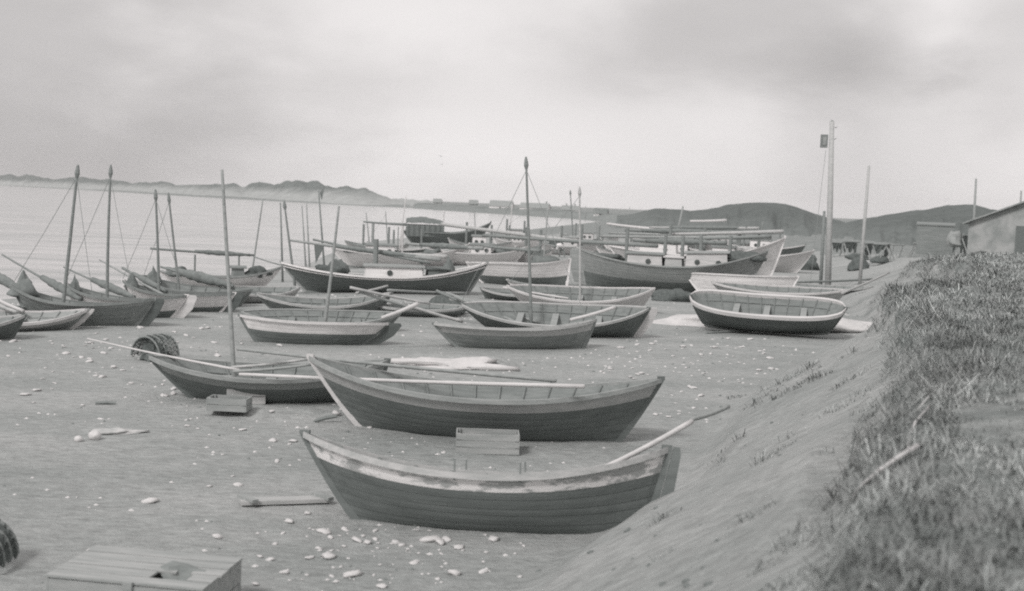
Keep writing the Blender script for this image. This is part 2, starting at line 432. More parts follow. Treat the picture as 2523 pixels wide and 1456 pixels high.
def dune_mat(name, sand, grass, zlo, zhi, nscale):
    m = bpy.data.materials.new(name); m.use_nodes = True
    t = m.node_tree; p = t.nodes['Principled BSDF']; p.inputs['Roughness'].default_value = 1.0; p.inputs['Specular IOR Level'].default_value = 0.1
    g = N(t, 'ShaderNodeTexCoord'); sx = N(t, 'ShaderNodeSeparateXYZ'); t.links.new(g.outputs['Object'], sx.inputs[0])
    n = N(t, 'ShaderNodeTexNoise'); n.inputs['Scale'].default_value = nscale; n.inputs['Detail'].default_value = 7; n.inputs['Roughness'].default_value = 0.65
    t.links.new(g.outputs['Object'], n.inputs['Vector'])
    z = math_n(t, 'MULTIPLY_ADD', n.outputs['Fac'], (zhi - zlo) * 2.2, math_n(t, 'ADD', sx.outputs[2], -(zhi - zlo) * 1.1))
    mr = N(t, 'ShaderNodeMapRange'); t.links.new(z, mr.inputs['Value']); mr.inputs['From Min'].default_value = zlo; mr.inputs['From Max'].default_value = zhi
    mx = N(t, 'ShaderNodeMix', data_type='RGBA'); t.links.new(mr.outputs[0], mx.inputs[0])
    mx.inputs[6].default_value = tone(sand); mx.inputs[7].default_value = tone(grass)
    n2 = N(t, 'ShaderNodeTexNoise'); n2.inputs['Scale'].default_value = nscale * 6; n2.inputs['Detail'].default_value = 4
    t.links.new(g.outputs['Object'], n2.inputs['Vector'])
    m2 = N(t, 'ShaderNodeMapRange'); t.links.new(n2.outputs['Fac'], m2.inputs['Value']); m2.inputs['To Min'].default_value = 0.7; m2.inputs['To Max'].default_value = 1.3
    mm = N(t, 'ShaderNodeMix', data_type='RGBA', blend_type='MULTIPLY'); mm.inputs['Factor'].default_value = 1
    t.links.new(mx.outputs[2], mm.inputs[6]); t.links.new(m2.outputs[0], mm.inputs[7]); t.links.new(mm.outputs[2], p.inputs['Base Color'])
    return m
M_DUNE = dune_mat('dune_sand_and_grass', 0.35, 0.17, 4.0, 9.0, 0.02)
M_HILL = dune_mat('hill_grass', 0.18, 0.135, 1.0, 4.0, 0.05)
M_FLAT = dune_mat('coast_grass', 0.24, 0.15, 1.0, 4.0, 0.04)
ridge('dunes', [(-500, 424, 2600), (-200, 430, 2200), (0, 433, 1850), (60, 432, 1750), (110, 439, 1650), (190, 437, 1500), (260, 443, 1400), (330, 451, 1250), (380, 446, 1150), (405, 444, 1130), (440, 457, 1080), (480, 457, 1000), (540, 452, 960), (610, 457, 900),
                (640, 450, 870), (690, 451, 830), (703, 445, 820), (770, 446, 790), (800, 453, 770), (830, 462, 750), (862, 459, 740), (905, 466, 730), (935, 480, 720), (960, 486, 720), (1000, 490, 715), (1045, 495, 700), (1080, 502, 680), (1110, 507, 650)], 0.085, 120, M_DUNE, 3, 2.6)
ridge('low_coast', [(1020, 499, 700), (1060, 501, 660), (1150, 506, 600), (1250, 511, 560), (1330, 514, 520), (1420, 520, 480), (1460, 524, 450), (1530, 527, 420), (1600, 528, 400), (1700, 530, 400)], 0.12, 120, M_FLAT, 8, 0.6)
ridge('hill', [(1520, 531, 300), (1560, 527, 300), (1592, 518, 300), (1615, 514, 300), (1660, 515, 300), (1700, 519, 300), (1745, 516, 295), (1785, 506, 290), (1820, 501, 285), (1880, 498, 280), (1935, 502, 280), (1990, 520, 280), (2040, 536, 280), (2085, 549, 280), (2130, 556, 280)], 0.5, 60, M_HILL, 15, 0.5)
ridge('hill', [(2040, 560, 230), (2085, 548, 225), (2120, 540, 220), (2180, 530, 215), (2240, 520, 210), (2290, 515, 210), (2335, 505, 205), (2400, 504, 200), (2440, 516, 200), (2500, 520, 200), (2600, 505, 200), (2800, 500, 200), (3000, 520, 200)], 0.45, 60, M_HILL, 27, 0.5)

# ------------------------------------------------------------------ boats
BOATS = {}
class Boat: pass
def boat(key, name, label, xl, xr, yb, yaw, bow, hl, hm, hr, beam, heel=0.0, hull=None, band=None, bandv=0.76, gun=None, inside=None,
         rudder=None, deck=None, planks=6, full=1.0, rake_b=0.17, rake_s=0.12, thw=3, group='boats drawn up on the beach', cat='boat', sink=0.13,
         gw=1.0, rub=None, low=None, lowv=0.35, stem=None, zg=None, rud_w=0.30):
    B = Boat()
    yaw = math.radians(yaw); heel = math.radians(heel)
    cpx = (xl + xr) / 2
    g0 = G(cpx, yb, 0.0)
    z0 = tz(g0.x, g0.y) if zg is None else zg
    c = G(cpx, yb, z0)
    az = math.atan2(c.x, c.y)
    ra = -az + yaw                           # world angle of the right-pointing direction
    r = Vector((math.cos(ra), math.sin(ra), 0))
    d = proj(c)[2]; k = d / F
    L = (xr - xl) * k
    hL, hM, hR = hl * k, hm * k, hr * k
    for _ in range(8):
        a = proj(c - r * L / 2 + Vector((0, 0, hL))); b = proj(c + r * L / 2 + Vector((0, 0, hR)))
        L *= (xr - xl) / (b[0] - a[0])
        c = c + Vector((math.cos(-az), math.sin(-az), 0)) * (((xl + xr) / 2 - (a[0] + b[0]) / 2) * k)
    psi = ra if bow == 'R' else ra + math.pi
    hb, hs = (hR, hL) if bow == 'R' else (hL, hR)
    Dm = hM; Bm = beam; rb, rs = rake_b * L, rake_s * L
    zs = lambda u: Dm + (hb - Dm) * max(0, u) ** 2.1 + (hs - Dm) * max(0, -u) ** 2.1
    def hb_(u):
        a = abs(u); return Bm / 2 * max(0.0, (1 - a ** (2.3 * full))) ** (0.82 / full)
    def zk(u): return 0.10 * Dm * abs(u) ** 5
    def P(u, v, side, off=0.0):
        xs = u * L / 2; xk = u * (L / 2 - (rb if u > 0 else rs))
        x = xk + (xs - xk) * v ** 0.85
        q = 0.46 + 0.45 * abs(u) ** 2
        y = max(0.0, hb_(u) * v ** q + off) if hb_(u) > 1e-4 else max(0.0, off * 0.3)
        z = zk(u) + (zs(u) - zk(u)) * v
        return Vector((x, side * y, z))
    us = [-1 + 2 * i / 32 for i in range(33)]
    us = [math.copysign(abs(u) ** 0.85, u) for u in us]
    M = Matrix.Translation((c.x, c.y, 0)) @ Matrix.Rotation(psi, 4, 'Z') @ Matrix.Rotation(heel if bow == 'R' else -heel, 4, 'X')
    mz = min((M @ P(u, v, s)).z for u in us[::4] for v in (0, .1, .2, .3, .4, .5) for s in (-1, 1))
    M = Matrix.Translation((0, 0, z0 - mz - sink)) @ M
    root = empty(name, M, label, cat, group)
    B.M, B.root, B.L, B.P, B.zs, B.hb, B.d, B.k, B.inv = M, root, L, P, zs, hb_, d, k, M.inverted()
    hull = hull or M_TAR; gun = gun or M_WOOD; inside = inside or M_INSIDE
    # outer planking, lapped
    t = 0.009
    parts = {'low': MB(), 'hull': MB(), 'band': MB()}
    vb = [0.0] + [(i + RND.uniform(-.16, .16)) / planks for i in range(1, planks)] + [1.0]
    for side in (-1, 1):
        for i in range(planks):
            v0, v1 = vb[i], vb[i + 1]
            vm = (v0 + v1) / 2
            key_ = 'low' if (low and vm < lowv) else ('band' if (band and vm > bandv) else 'hull')
            rows = [[P(u, v0, side, 0.0 if i == 0 else 0.002) for u in us], [P(u, v0 + 0.004, side, t if i else 0.02) for u in us],
                    [P(u, vm, side, t * 0.6 + 0.004) for u in us], [P(u, v1, side, 0.004) for u in us]]
            parts[key_].grid(rows, flip=(side < 0))
    o = parts['hull'].build('hull', hull, root, smooth=False)
    if band: parts['band'].build('sheer_strake', band, root)
    if low: parts['low'].build('bottom_planking', low, root)
    # inner planking with ribs
    ib = MB()
    vs_ = [0.04, 0.12, 0.25, 0.4, 0.6, 0.8, 0.985]
    for side in (-1, 1):
        ib.grid([[P(u, v, side, -0.035) + Vector((0, 0, 0.02 * (1 - v))) for u in us] for v in vs_], flip=(side > 0))
    if not deck:
        nr = max(5, int(L / 0.5))
        for j in range(nr):
            u = -0.82 + 1.64 * j / (nr - 1)
            for side in (-1, 1):
                ib.tube([P(u, v, side, -0.045) + Vector((0, 0, 0.02)) for v in (0.06, 0.2, 0.4, 0.6, 0.8, 0.97)], 0.022, 5)
        for side in (-1, 1):      # inner stringer
            ib.tube([P(u, 0.72, side, -0.05) for u in us[3:-3]], 0.022, 5)
    ib.build('inner_planking', inside, root)
    # gunwale
    gb = MB()
    w1, w2 = 0.035 * gw, 0.055 * gw
    for side in (-1, 1):
        sec = []
        for u in us:
            p0 = P(u, 1, side, 0.004)
            y = abs(p0.y)
            sec.append([Vector((p0.x, side * (y + w1), p0.z - 0.05 * gw)), Vector((p0.x, side * (y + w1), p0.z + 0.025)),
                        Vector((p0.x, side * max(0, y - w2), p0.z + 0.025)), Vector((p0.x, side * max(0, y - w2), p0.z - 0.05 * gw)), Vector((p0.x, side * (y + w1), p0.z - 0.05 * gw))])
        gb.grid(sec, flip=(side > 0))
    gb.build('gunwale', gun, root)
    if rub:
        rbm = MB()
        for side in (-1, 1):
            rbm.tube([P(u, 0.87, side, 0.03) for u in us], 0.03, 6)
        rbm.build('rubbing_strake', rub, root)
    # stem, stern post and keel
    sm = stem or hull
    for nm, u in (('stem', 1.0), ('stern_post', -1.0)):
        mb = MB(); rows = []
        for v in (0.0, 0.1, 0.25, 0.45, 0.65, 0.85, 1.0, 1.04):
            p = P(u, min(v, 1), 1, 0); p.z += (v - min(v, 1)) * hb; 
            p.y = 0; o_ = math.copysign(0.05, u)
            rows.append([p + Vector((-o_ * 1.6, 0.04, 0)), p + Vector((o_, 0.028, 0)), p + Vector((o_, -0.028, 0)), p + Vector((-o_ * 1.6, -0.04, 0)), p + Vector((-o_ * 1.6, 0.04, 0))])
        mb.grid(rows, flip=(u > 0)); n = len(mb.v)
        mb.add([rows[-1][i] for i in range(4)], [(0, 1, 2, 3)])
        mb.build(nm, sm if nm == 'stem' or deck else hull, root)
    kb = MB(); kp = [P(u, 0, 1, 0) for u in us]
    for p in kp: p.y = 0
    kb.grid([[p + Vector((0, 0.035, 0.03)), p + Vector((0, 0.03, -0.07)), p + Vector((0, -0.03, -0.07)), p + Vector((0, -0.035, 0.03))] for p in kp], flip=False)
    kb.build('keel', M_WOODD if not low else low, root)
    # thwarts and floor
    if not deck:
        us_t = [-0.5, 0.0, 0.42, -0.75][:thw]
        for u in us_t:
            a, b = P(u, 0.66, 1, -0.04), P(u, 0.66, -1, -0.04)
            MB().box((a + b) / 2, (0.2, (a - b).length, 0.035)).build('thwart', inside if inside is not M_INSIDE else M_WOOD, root)
        fb = MB()
        uu = [-0.7 + 1.4 * i / 12 for i in range(13)]
        for lane in range(4):
            a0, a1 = -1 + lane * 0.5 + 0.03, -1 + (lane + 1) * 0.5 - 0.03
            rows = [[], []]
            for u in uu:
                p = P(u, 0.2, 1, -0.04)
                rows[0].append(Vector((p.x, p.y * a0, p.z))); rows[1].append(Vector((p.x, p.y * a1, p.z)))
            fb.grid(rows); fb.grid([[v - Vector((0, 0, 0.02)) for v in rw] for rw in rows], flip=True)
        fb.build('floorboards', M_WOOD, root)
    else:
        db = MB(); rows = []
        for j in range(9):
            s = -1 + j / 4
            row = []
            for u in us:
                p = P(u, 0.9, 1, -0.02)
                row.append(Vector((p.x, p.y * s, p.z + 0.06 * (1 - s * s))))
            rows.append(row)
        db.grid(rows, flip=True)
        db.build('deck', deck, root)
    if rudder:
        top = P(-1, 1, 1, 0); bot = P(-1, 0.06, 1, 0); top.y = bot.y = 0
        mid = P(-1, 0.5, 1, 0); mid.y = 0
        w = rud_w; up = (top - bot).normalized()
        x = Vector((-1, 0, 0)); g = x * 0.06
        poly = [bot + g, bot + g + x * w * 0.75 + up * 0.05, mid + g + x * w * 0.9, top + g + x * w * 0.72 - up * 0.08, top + g + x * w * 0.5 + up * 0.02, top + g + up * 0.03, mid + g]
        MB().prism(poly, (0, 1, 0), 0.045).build('rudder', rudder, root)
    BOATS[key] = B
    return B
def local_on_axis(B, px, z):
    best = None
    for i in range(81):
        x = (-0.5 + i / 80) * B.L
        q = proj(B.M @ Vector((x, 0, z)))
        if best is None or abs(q[0] - px) < best[0]: best = (abs(q[0] - px), x, q[2])
    return best[1], best[2]
def mast(B, base, top, r=0.05, m=None, stays=(), cap=True):
    m = m or M_WOODD
    x, d = local_on_axis(B, base[0], 0.5)
    b = U(base[0], base[1], d); t = U(top[0], top[1], d)
    dirv = (t - b).normalized()
    foot_z = (B.M @ Vector((x, 0, 0.12))).z
    if dirv.z > 0.2: b = b + dirv * ((foot_z - b.z) / dirv.z)
    lb, lt = B.inv @ b, B.inv @ t
    n = 9
    pts = [lb.lerp(lt, i / n) for i in range(n + 1)]
    bend = Vector((RND.uniform(-1, 1), RND.uniform(-1, 1), 0)) * (lt - lb).length * 0.005
    pts = [p + bend * math.sin(math.pi * i / n) for i, p in enumerate(pts)]
    mb = MB(); mb.tube(pts, [r * (1 - 0.4 * i / n) for i in range(n + 1)], 9)
    mo = mb.build('mast', m, B.root, smooth=True)
    if cap:
        cb = MB(); q = pts[-1]; dn = (pts[-1] - pts[-2]).normalized()
        cb.tube([q - dn * 0.34, q - dn * 0.22, q - dn * 0.1, q + dn * 0.05], [r * 0.75, r * 1.35, r * 1.1, r * 0.5], 8)
        cb.build('mast_head', m, mo)
    for (sx, sy, kind) in stays:
        if kind == 'bow':   e = B.P(1, 1, 1, 0); e.y = 0; e.z += 0.05
        elif kind == 'stern': e = B.P(-0.96, 1, 1, 0); e.y = 0
        else: e = B.P(sx, 0.95, sy, 0)
        sag = Vector((0, 0, -0.04))
        tp = pts[-1].lerp(pts[-2], 0.6)
        MB().tube([tp, tp.lerp(e, 0.5) + sag, e], 0.009, 5).build('stay', M_ROPE, B.root)
    return mo
def cabin(B, u0_, u1_, wid, h, wall=None, roof=None, holes=(0.5,), side=1, z=None, over=0.07, name='cabin', slope=0.0):
    wall = wall or M_WHITE; roof = roof or M_WOODD
    x0, x1 = u0_ * B.L / 2, u1_ * B.L / 2
    z0 = min(B.zs(u0_), B.zs(u1_)) * 0.9 if z is None else z
    mb = MB(); zt0, zt1 = z0 + h, z0 + h + slope
    b = [(x0, -wid / 2, z0 - .1), (x1, -wid / 2 * .92, z0 - .1), (x1, wid / 2 * .92, z0 - .1), (x0, wid / 2, z0 - .1)]
    tt = [(x0 + .04, -wid / 2 * .93, zt0), (x1 - .06, -wid / 2 * .85, zt1), (x1 - .06, wid / 2 * .85, zt1), (x0 + .04, wid / 2 * .93, zt0)]
    mb.add(b + tt, [(0, 3, 2, 1), (4, 5, 6, 7), (0, 1, 5, 4), (1, 2, 6, 5), (2, 3, 7, 6), (3, 0, 4, 7)])
    co = mb.build(name, wall, B.root)
    rb = MB(); rows = []
    for zoff in (0.0, 0.05):
        pass
    n = 8; top = []; botm = []
    for j in range(n + 1):
        s = -1 + 2 * j / n
        cz = 0.09 * (1 - s * s)
        top.append([Vector((x0 - over, s * (wid / 2 + over) * .95, zt0 + .055 + cz)), Vector((x1 + over, s * (wid / 2 + over) * .87, zt1 + .055 + cz))])
        botm.append([Vector((x0 - over, s * (wid / 2 + over) * .95, zt0 + .003)), Vector((x1 + over, s * (wid / 2 + over) * .87, zt1 + .003))])
    rb.grid(top, flip=False); rb.grid(botm, flip=True)
    for e in (0, n): rb.add([botm[e][0], botm[e][1], top[e][1], top[e][0]], [(0, 1, 2, 3)])
    for e in (0, 1): rb.add([botm[j][e] for j in range(n + 1)] + [top[j][e] for j in range(n + 1)], [(j, j + 1, n + 2 + j, n + 1 + j) for j in range(n)])
    rb.build('roof', roof, co)
    for f in holes:
        for sd in (-1, 1):
            x = x0 + (x1 - x0) * f; y0 = wid / 2 * (1 - .08 * f) * .965
            pm = MB()
            pm.tube([(x, sd * (y0 - .05), z0 + h * .5), (x, sd * (y0 + .035), z0 + h * .5)], min(.13, h * .26), 14)
            pm.build('porthole', M_HOLE, co)
    return co
def deck_post(B, u, y, h, r=0.05, m=None, name='crutch', bar=0.0):
    p = B.P(u, 0.9, 1, 0); b = Vector((p.x, y, p.z - .05))
    mb = MB().tube([b, b + Vector((0, 0, h))], r, 7)
    if bar: mb.box(b + Vector((0, 0, h)), (0.09, bar, 0.08))
    return mb.build(name, m or M_WOODD, B.root)

G_NEAR = 'open boats lying on the near beach'
G_LEFT = 'masted boats in a row by the water'
G_FAR = 'cabin boats drawn up further along the beach'
# --- nearest open boats
b1 = boat('b1', 'rowing_boat', 'nearest open boat, dark hull with a peeling white upper strake, rudder against the sand slope', 738, 1652, 1296, -4, 'L', 228, 150, 238, 1.62, -12,
     hull=M_TAR2, band=M_PEEL, bandv=0.74, gun=M_WOODL, inside=M_INSIDE, rudder=M_TAR2, rake_b=0.17, rake_s=0.06, planks=8, group=G_NEAR, thw=2, rud_w=0.16)
b2 = boat('b2', 'rowing_boat', 'large open boat with a plain grey upper strake and two long oars laid across it', 762, 1632, 1070, -6, 'L', 186, 122, 178, 1.95, -1,
     hull=M_TAR2, band=M_MID, bandv=0.74, gun=M_WOOD, inside=M_INSIDE, rake_b=0.16, rake_s=0.12, planks=8, group=G_NEAR, stem=M_LIGHT)
b3 = boat('b3', 'rowing_boat', 'open boat with a tall pale mast, bow beside the round creel, behind a fish box', 368, 957, 983, -3, 'L', 117, 84, 120, 1.6, 3,
     hull=M_TAR2, band=M_GREY, bandv=0.76, gun=M_WOOD, inside=M_INSIDE, rake_b=0.2, rake_s=0.08, group=G_NEAR)
mast(b3, (575, 898), (547, 418), 0.048, M_WOOD, cap=False)
b4 = boat('b4', 'rowing_boat', 'small boat with a broad white upper strake and a raked dark rudder', 590, 958, 846, -3, 'L', 76, 62, 66, 1.35, -7,
     hull=M_TAR2, band=M_WHITE, bandv=0.62, gun=M_LIGHT, rudder=M_PITCH, rake_b=0.13, rake_s=0.2, planks=7, group=G_NEAR, rud_w=0.5)
b5 = boat('b5', 'rowing_boat', 'small grey boat with a pale oar end over its stern, before the tipped open boat', 1070, 1470, 856, 16, 'L', 68, 57, 82, 1.5, -6,
     hull=M_TAR, band=M_MID, bandv=0.7, gun=M_MID, rake_b=0.16, rake_s=0.08, group=G_NEAR)
b6 = boat('b6', 'rowing_boat', 'open boat tipped toward the viewer showing its inside, dark mast and whitish rudder', 1140, 1600, 822, -4, 'L', 74, 58, 88, 2.0, 15,
     hull=M_TAR2, gun=M_MID, inside=M_INSIDE, rudder=M_LIGHT, rake_b=0.18, rake_s=0.1, group=G_NEAR, rud_w=0.34)
mast(b6, (1308, 770), (1296, 390), 0.055, M_WOODD, stays=[(0, 0, 'bow'), (-.4, 1, 's')])
b7 = boat('b7', 'rowing_boat', 'dark open boat hidden behind the white-banded boat, a grey mast stepped in it', 596, 985, 812, -2, 'L', 50, 42, 58, 1.6, 10,
     hull=M_TAR, gun=M_WOOD, inside=M_WOODD, group=G_NEAR)
mast(b7, (803, 778), (835, 508), 0.055, M_WOOD, cap=False)
b8 = boat('b8', 'rowing_boat', 'low dark open boat lying just in front of the dark cabin boat', 632, 965, 772, 2, 'L', 54, 36, 66, 1.5, 6,
     hull=M_TAR, gun=M_WOODL, inside=M_WOODD, group=G_NEAR)
b9 = boat('b9', 'rowing_boat', 'short grey boat with poles heaped in it, between the white-banded and wide open boats', 935, 1152, 777, 6, 'R', 30, 30, 34, 1.4, 4,
     hull=M_TAR, band=M_GREY, bandv=0.6, gun=M_MID, inside=M_WOODD, group=G_NEAR, thw=2)
b10 = boat('b10', 'rowing_boat', 'pale-sided open boat tipped to show its ribs, with a slim pale mast', 1252, 1612, 765, -3, 'L', 62, 50, 74, 1.9, 13,
     hull=M_LIGHT, gun=M_LIGHT, inside=M_INSIDE, group=G_NEAR)
mast(b10, (1429, 725), (1428, 463), 0.05, M_MID, stays=[(0, 0, 'bow')])
b11 = boat('b11', 'rowing_boat', 'narrow white boat behind the pale-sided open boat, beside the wooden rudder', 1250, 1475, 726, 4, 'L', 40, 28, 30, 1.3, -4,
     hull=M_WHITE, gun=M_WOOD, inside=M_INSL, group=G_NEAR, thw=2)
b12 = boat('b12', 'rowing_boat', 'full round open boat with a thick pale gunwale on a low sand mound', 1703, 2086, 801, -3, 'L', 80, 66, 72, 1.95, 17, sink=0.2,
     hull=M_TAR2, gun=M_LIGHT, inside=M_INSIDE, full=1.75, rake_b=0.1, rake_s=0.1, group=G_NEAR, gw=1.7)
b13 = boat('b13', 'rowing_boat', 'white boat lying on its side with a clean white flank, beyond the round boat', 1688, 1968, 730, 3, 'L', 58, 52, 62, 1.7, -12,
     hull=M_WHITE, gun=M_LIGHT, inside=M_INSL, rake_b=0.16, rake_s=0.1, group=G_NEAR)
b14 = boat('b14', 'rowing_boat', 'long low open boat with a pale bow, between the round boat and the white one', 1755, 2085, 752, 3, 'L', 56, 46, 54, 1.8, 6,
     hull=M_MID, gun=M_LIGHT, inside=M_INSIDE, group=G_NEAR)
for u in (0.12, -0.22):
    for sd in (-1, 1):
        q = b1.P(u, 1, sd, 0); MB().tube([q + Vector((0, 0, -.08)), q + Vector((0.01, 0, .16))], .014, 6).build('thole_pin', M_WOODD, b1.root)
# --- row by the water, bows to the left
SL = dict(bow='L', yaw=-22, beam=1.7, group=G_LEFT, rake_b=0.16, rake_s=0.14, planks=7)
bA = boat('bA', 'fishing_boat', 'dark masted boat with lighter lapped strakes, first of the row, rounded dark rudder', 28, 380, 800, hl=100, hm=63, hr=82, heel=-4,
     hull=M_TAR, band=M_GREY, bandv=0.80, gun=M_WOODD, rudder=M_PITCH, rud_w=0.36, **SL)
mast(bA, (157, 735), (192, 410), 0.06, M_WOODD, stays=[(0, 0, 'bow'), (-.3, 1, 's')])
bB = boat('bB', 'fishing_boat', 'masted boat with a white lapped stern and broad pale rudder, second of the row', 158, 460, 781, hl=86, hm=55, hr=70, heel=-4,
     hull=M_WHITE, low=M_TAR2, lowv=0.45, gun=M_WOODD, rudder=M_LIGHT, rud_w=0.42, **SL)
mast(bB, (265, 725), (273, 410), 0.055, M_WOODD, stays=[(0, 0, 'bow'), (-.3, 1, 's')])
bC = boat('bC', 'fishing_boat', 'masted boat with pale flank, dark bottom and dark rudder, third of the row', 300, 578, 766, hl=78, hm=50, hr=60, heel=-4,
     hull=M_WHITE, low=M_TAR2, lowv=0.45, gun=M_WOODD, rudder=M_PITCH, rud_w=0.4, **SL)
mast(bC, (390, 690), (383, 470), 0.055, M_WOODD, stays=[(0, 0, 'bow'), (-.3, 1, 's')])
bD = boat('bD', 'fishing_boat', 'dark grey masted boat with canvas heaped on its bow, last of the row', 356, 620, 754, hl=76, hm=50, hr=56, heel=2,
     hull=M_TAR, band=M_GREY, bandv=0.7, gun=M_WOODD, inside=M_INSIDE, **SL)
mast(bD, (440, 700), (415, 478), 0.05, M_WOODD, stays=[(0, 0, 'bow')])
bE = boat('bE', 'fishing_boat', 'whitish boat by the water carrying a long furled boom on two posts', 393, 697, 704, 8, 'R', 42, 30, 58, 1.9, -3,
     hull=M_WHITE, band=M_MID, bandv=0.82, gun=M_WOOD, deck=M_WOOD, group=G_LEFT)
mast(bE, (622, 665), (648, 490), 0.05, M_WOOD, cap=False)
cabin(bE, 0.16, 0.36, 0.8, 0.42, M_TAR, M_WOODD, holes=())
deck_post(bE, -0.45, 0, 1.05, 0.045); deck_post(bE, 0.28, 0, 1.05, 0.045)
bF = boat('bF', 'rowing_boat', 'small pale striped boat cut by the picture edge, pale pointed stern', -130, 218, 812, -12, 'L', 60, 42, 66, 1.6, 6,
     hull=M_GREY, band=M_LIGHT, bandv=0.72, gun=M_LIGHT, inside=M_WOOD, rudder=M_LIGHT, rud_w=0.2, group=G_NEAR, rake_s=0.2)
bG = boat('bG', 'rowing_boat', 'very dark boat end at the edge, in front of the small striped boat', -290, 62, 836, -6, 'L', 70, 50, 74, 1.6, 4,
     hull=M_TAR2, gun=M_WOODL, inside=M_TAR, group=G_NEAR)
bH = boat('bH', 'rowing_boat', 'dark low boat at the picture edge behind the small striped boat', -260, 78, 800, -10, 'L', 60, 50, 58, 1.6, 0,
     hull=M_TAR, gun=M_WOODD, inside=M_WOODD, group=G_LEFT)
# --- cabin boats
c1 = boat('c1', 'cabin_boat', 'dark hulled boat with two white rubbing lines and a long low white cabin', 692, 1202, 719, 3, 'R', 72, 46, 88, 2.9, -2,
     hull=M_TAR2, gun=M_WHITE, rub=M_WHITE, deck=M_WOOD, group=G_FAR, rake_b=0.1, rake_s=0.12, planks=9, rud_w=0.5, stem=M_WOOD)
cabin(c1, -0.2, 0.36, 1.5, 0.46, M_WHITE, M_GREY, holes=(0.42,))
cabin(c1, 0.40, 0.60, 1.3, 0.34, M_TAR2, M_TAR2, holes=(), name='hatch')
deck_post(c1, 0.36, 0.3, 0.95, 0.09, M_WOODD); deck_post(c1, -0.1, 0.0, 1.7, 0.11, M_WOODD)
mast(c1, (720, 653), (700, 497), 0.06, M_WOODD)
c4 = boat('c4', 'cabin_boat', 'largest boat, grey lapped hull with a dark bottom, wooden rudder and two white cabins', 1428, 1893, 716, -5, 'R', 98, 66, 116, 3.3, -2,
     hull=M_GREY, low=M_TAR2, lowv=0.36, gun=M_GREY, deck=M_WOOD, rudder=M_GREY, rud_w=0.62, rake_s=0.04, rake_b=0.12, planks=10, group=G_FAR)
cabin(c4, 0.16, 0.60, 1.9, 0.78, M_CAB, M_GREY, holes=(0.28, 0.78), slope=0.1)
cabin(c4, -0.46, -0.08, 1.7, 0.65, M_CAB, M_TAR, holes=(0.6,))
cabin(c4, -0.06, 0.13, 1.8, 0.55, M_MID, M_LIGHT, holes=(), name='skylight')
for u, y, h in ((0.12, -0.5, 1.7), (0.3, 0.4, 1.8), (0.62, 0.0, 1.5), (-0.5, 0.3, 1.9), (-0.08, 0.2, 1.8)):
    deck_post(c4, u, y, h, 0.09)
c5 = boat('c5', 'cabin_boat', 'boat with a pale high bow and white trim just behind the largest grey boat', 1500, 1935, 676, -4, 'R', 66, 54, 106, 3.2, 0,
     hull=M_LIGHT, gun=M_WHITE, deck=M_WOOD, group=G_FAR, rake_b=0.07, planks=9, stem=M_WHITE)
cabin(c5, 0.2, 0.46, 1.8, 0.62, M_WHITE, M_TAR, holes=(0.6,))
cabin(c5, -0.62, -0.2, 1.8, 0.75, M_WHITE, M_TAR, holes=(0.7,))
for u, y, h in ((0.1, 0.4, 1.9), (0.5, 0.2, 1.5), (0.72, 0.0, 1.4), (-0.3, 0.2, 2.0)): deck_post(c5, u, y, h, 0.1)
c6 = boat('c6', 'cabin_boat', 'pale plain hull with a tall upright bow, nearest to the telegraph pole', 1700, 2006, 666, -10, 'R', 50, 40, 62, 2.8, 0,
     hull=M_LIGHT, gun=M_LIGHT, deck=M_WOOD, group=G_FAR, rake_b=0.13, planks=9)
w1 = boat('w1', 'cabin_boat', 'white boat with a dark-roofed white cabin under a tall boom frame', 815, 1158, 656, 6, 'R', 46, 34, 66, 2.7, 0,
     hull=M_WHITE, gun=M_LIGHT, deck=M_WOOD, group=G_FAR, planks=8)
cabin(w1, -0.5, -0.1, 1.6, 0.62, M_WHITE, M_WOODD, holes=(0.35, 0.8))
deck_post(w1, -0.42, 0, 2.0, 0.09, M_WOOD); deck_post(w1, 0.02, 0.1, 2.0, 0.07, M_LIGHT); deck_post(w1, -0.05, 0.0, 1.9, 0.04, M_WOOD)
mast(w1, (985, 612), (1001, 480), 0.05, M_LIGHT, cap=False)
w2 = boat('w2', 'cabin_boat', 'white boat with a plain white bow, behind the bow of the dark cabin boat', 1050, 1302, 652, 6, 'R', 40, 34, 54, 2.6, 0,
     hull=M_WHITE, gun=M_LIGHT, deck=M_WOOD, group=G_FAR)
cabin(w2, -0.15, 0.25, 1.6, 0.6, M_WHITE, M_WOODD, holes=(0.3, 0.75))
deck_post(w2, 0.26, 0.2, 1.2, 0.08)
w3 = boat('w3', 'cabin_boat', 'shabby whitish boat with a dark bottom, stern close to the large wooden rudder', 1150, 1405, 702, -8, 'L', 56, 60, 76, 2.4, -2,
     hull=M_WHITE, low=M_TAR2, lowv=0.42, gun=M_LIGHT, deck=M_WOOD, group=G_FAR, rake_s=0.02, planks=9)
w4 = boat('w4', 'cabin_boat', 'white boat with a high white bow pointing at the beach, behind the largest boat', 1470, 1665, 662, 12, 'L', 56, 42, 50, 2.6, 0,
     hull=M_WHITE, gun=M_WOODD, deck=M_WOOD, group=G_FAR)
cabin(w4, -0.45, 0.1, 1.7, 0.75, M_WHITE, M_TAR, holes=(0.4,))
t1 = boat('t1', 'fishing_boat', 'black boat with a canvas shelter amidships and a high dark bow', 992, 1210, 604, 4, 'R', 36, 34, 64, 3.0, 0,
     hull=M_TAR2, gun=M_TAR, deck=M_WOODD, group=G_FAR)
sh = MB(); rows = []
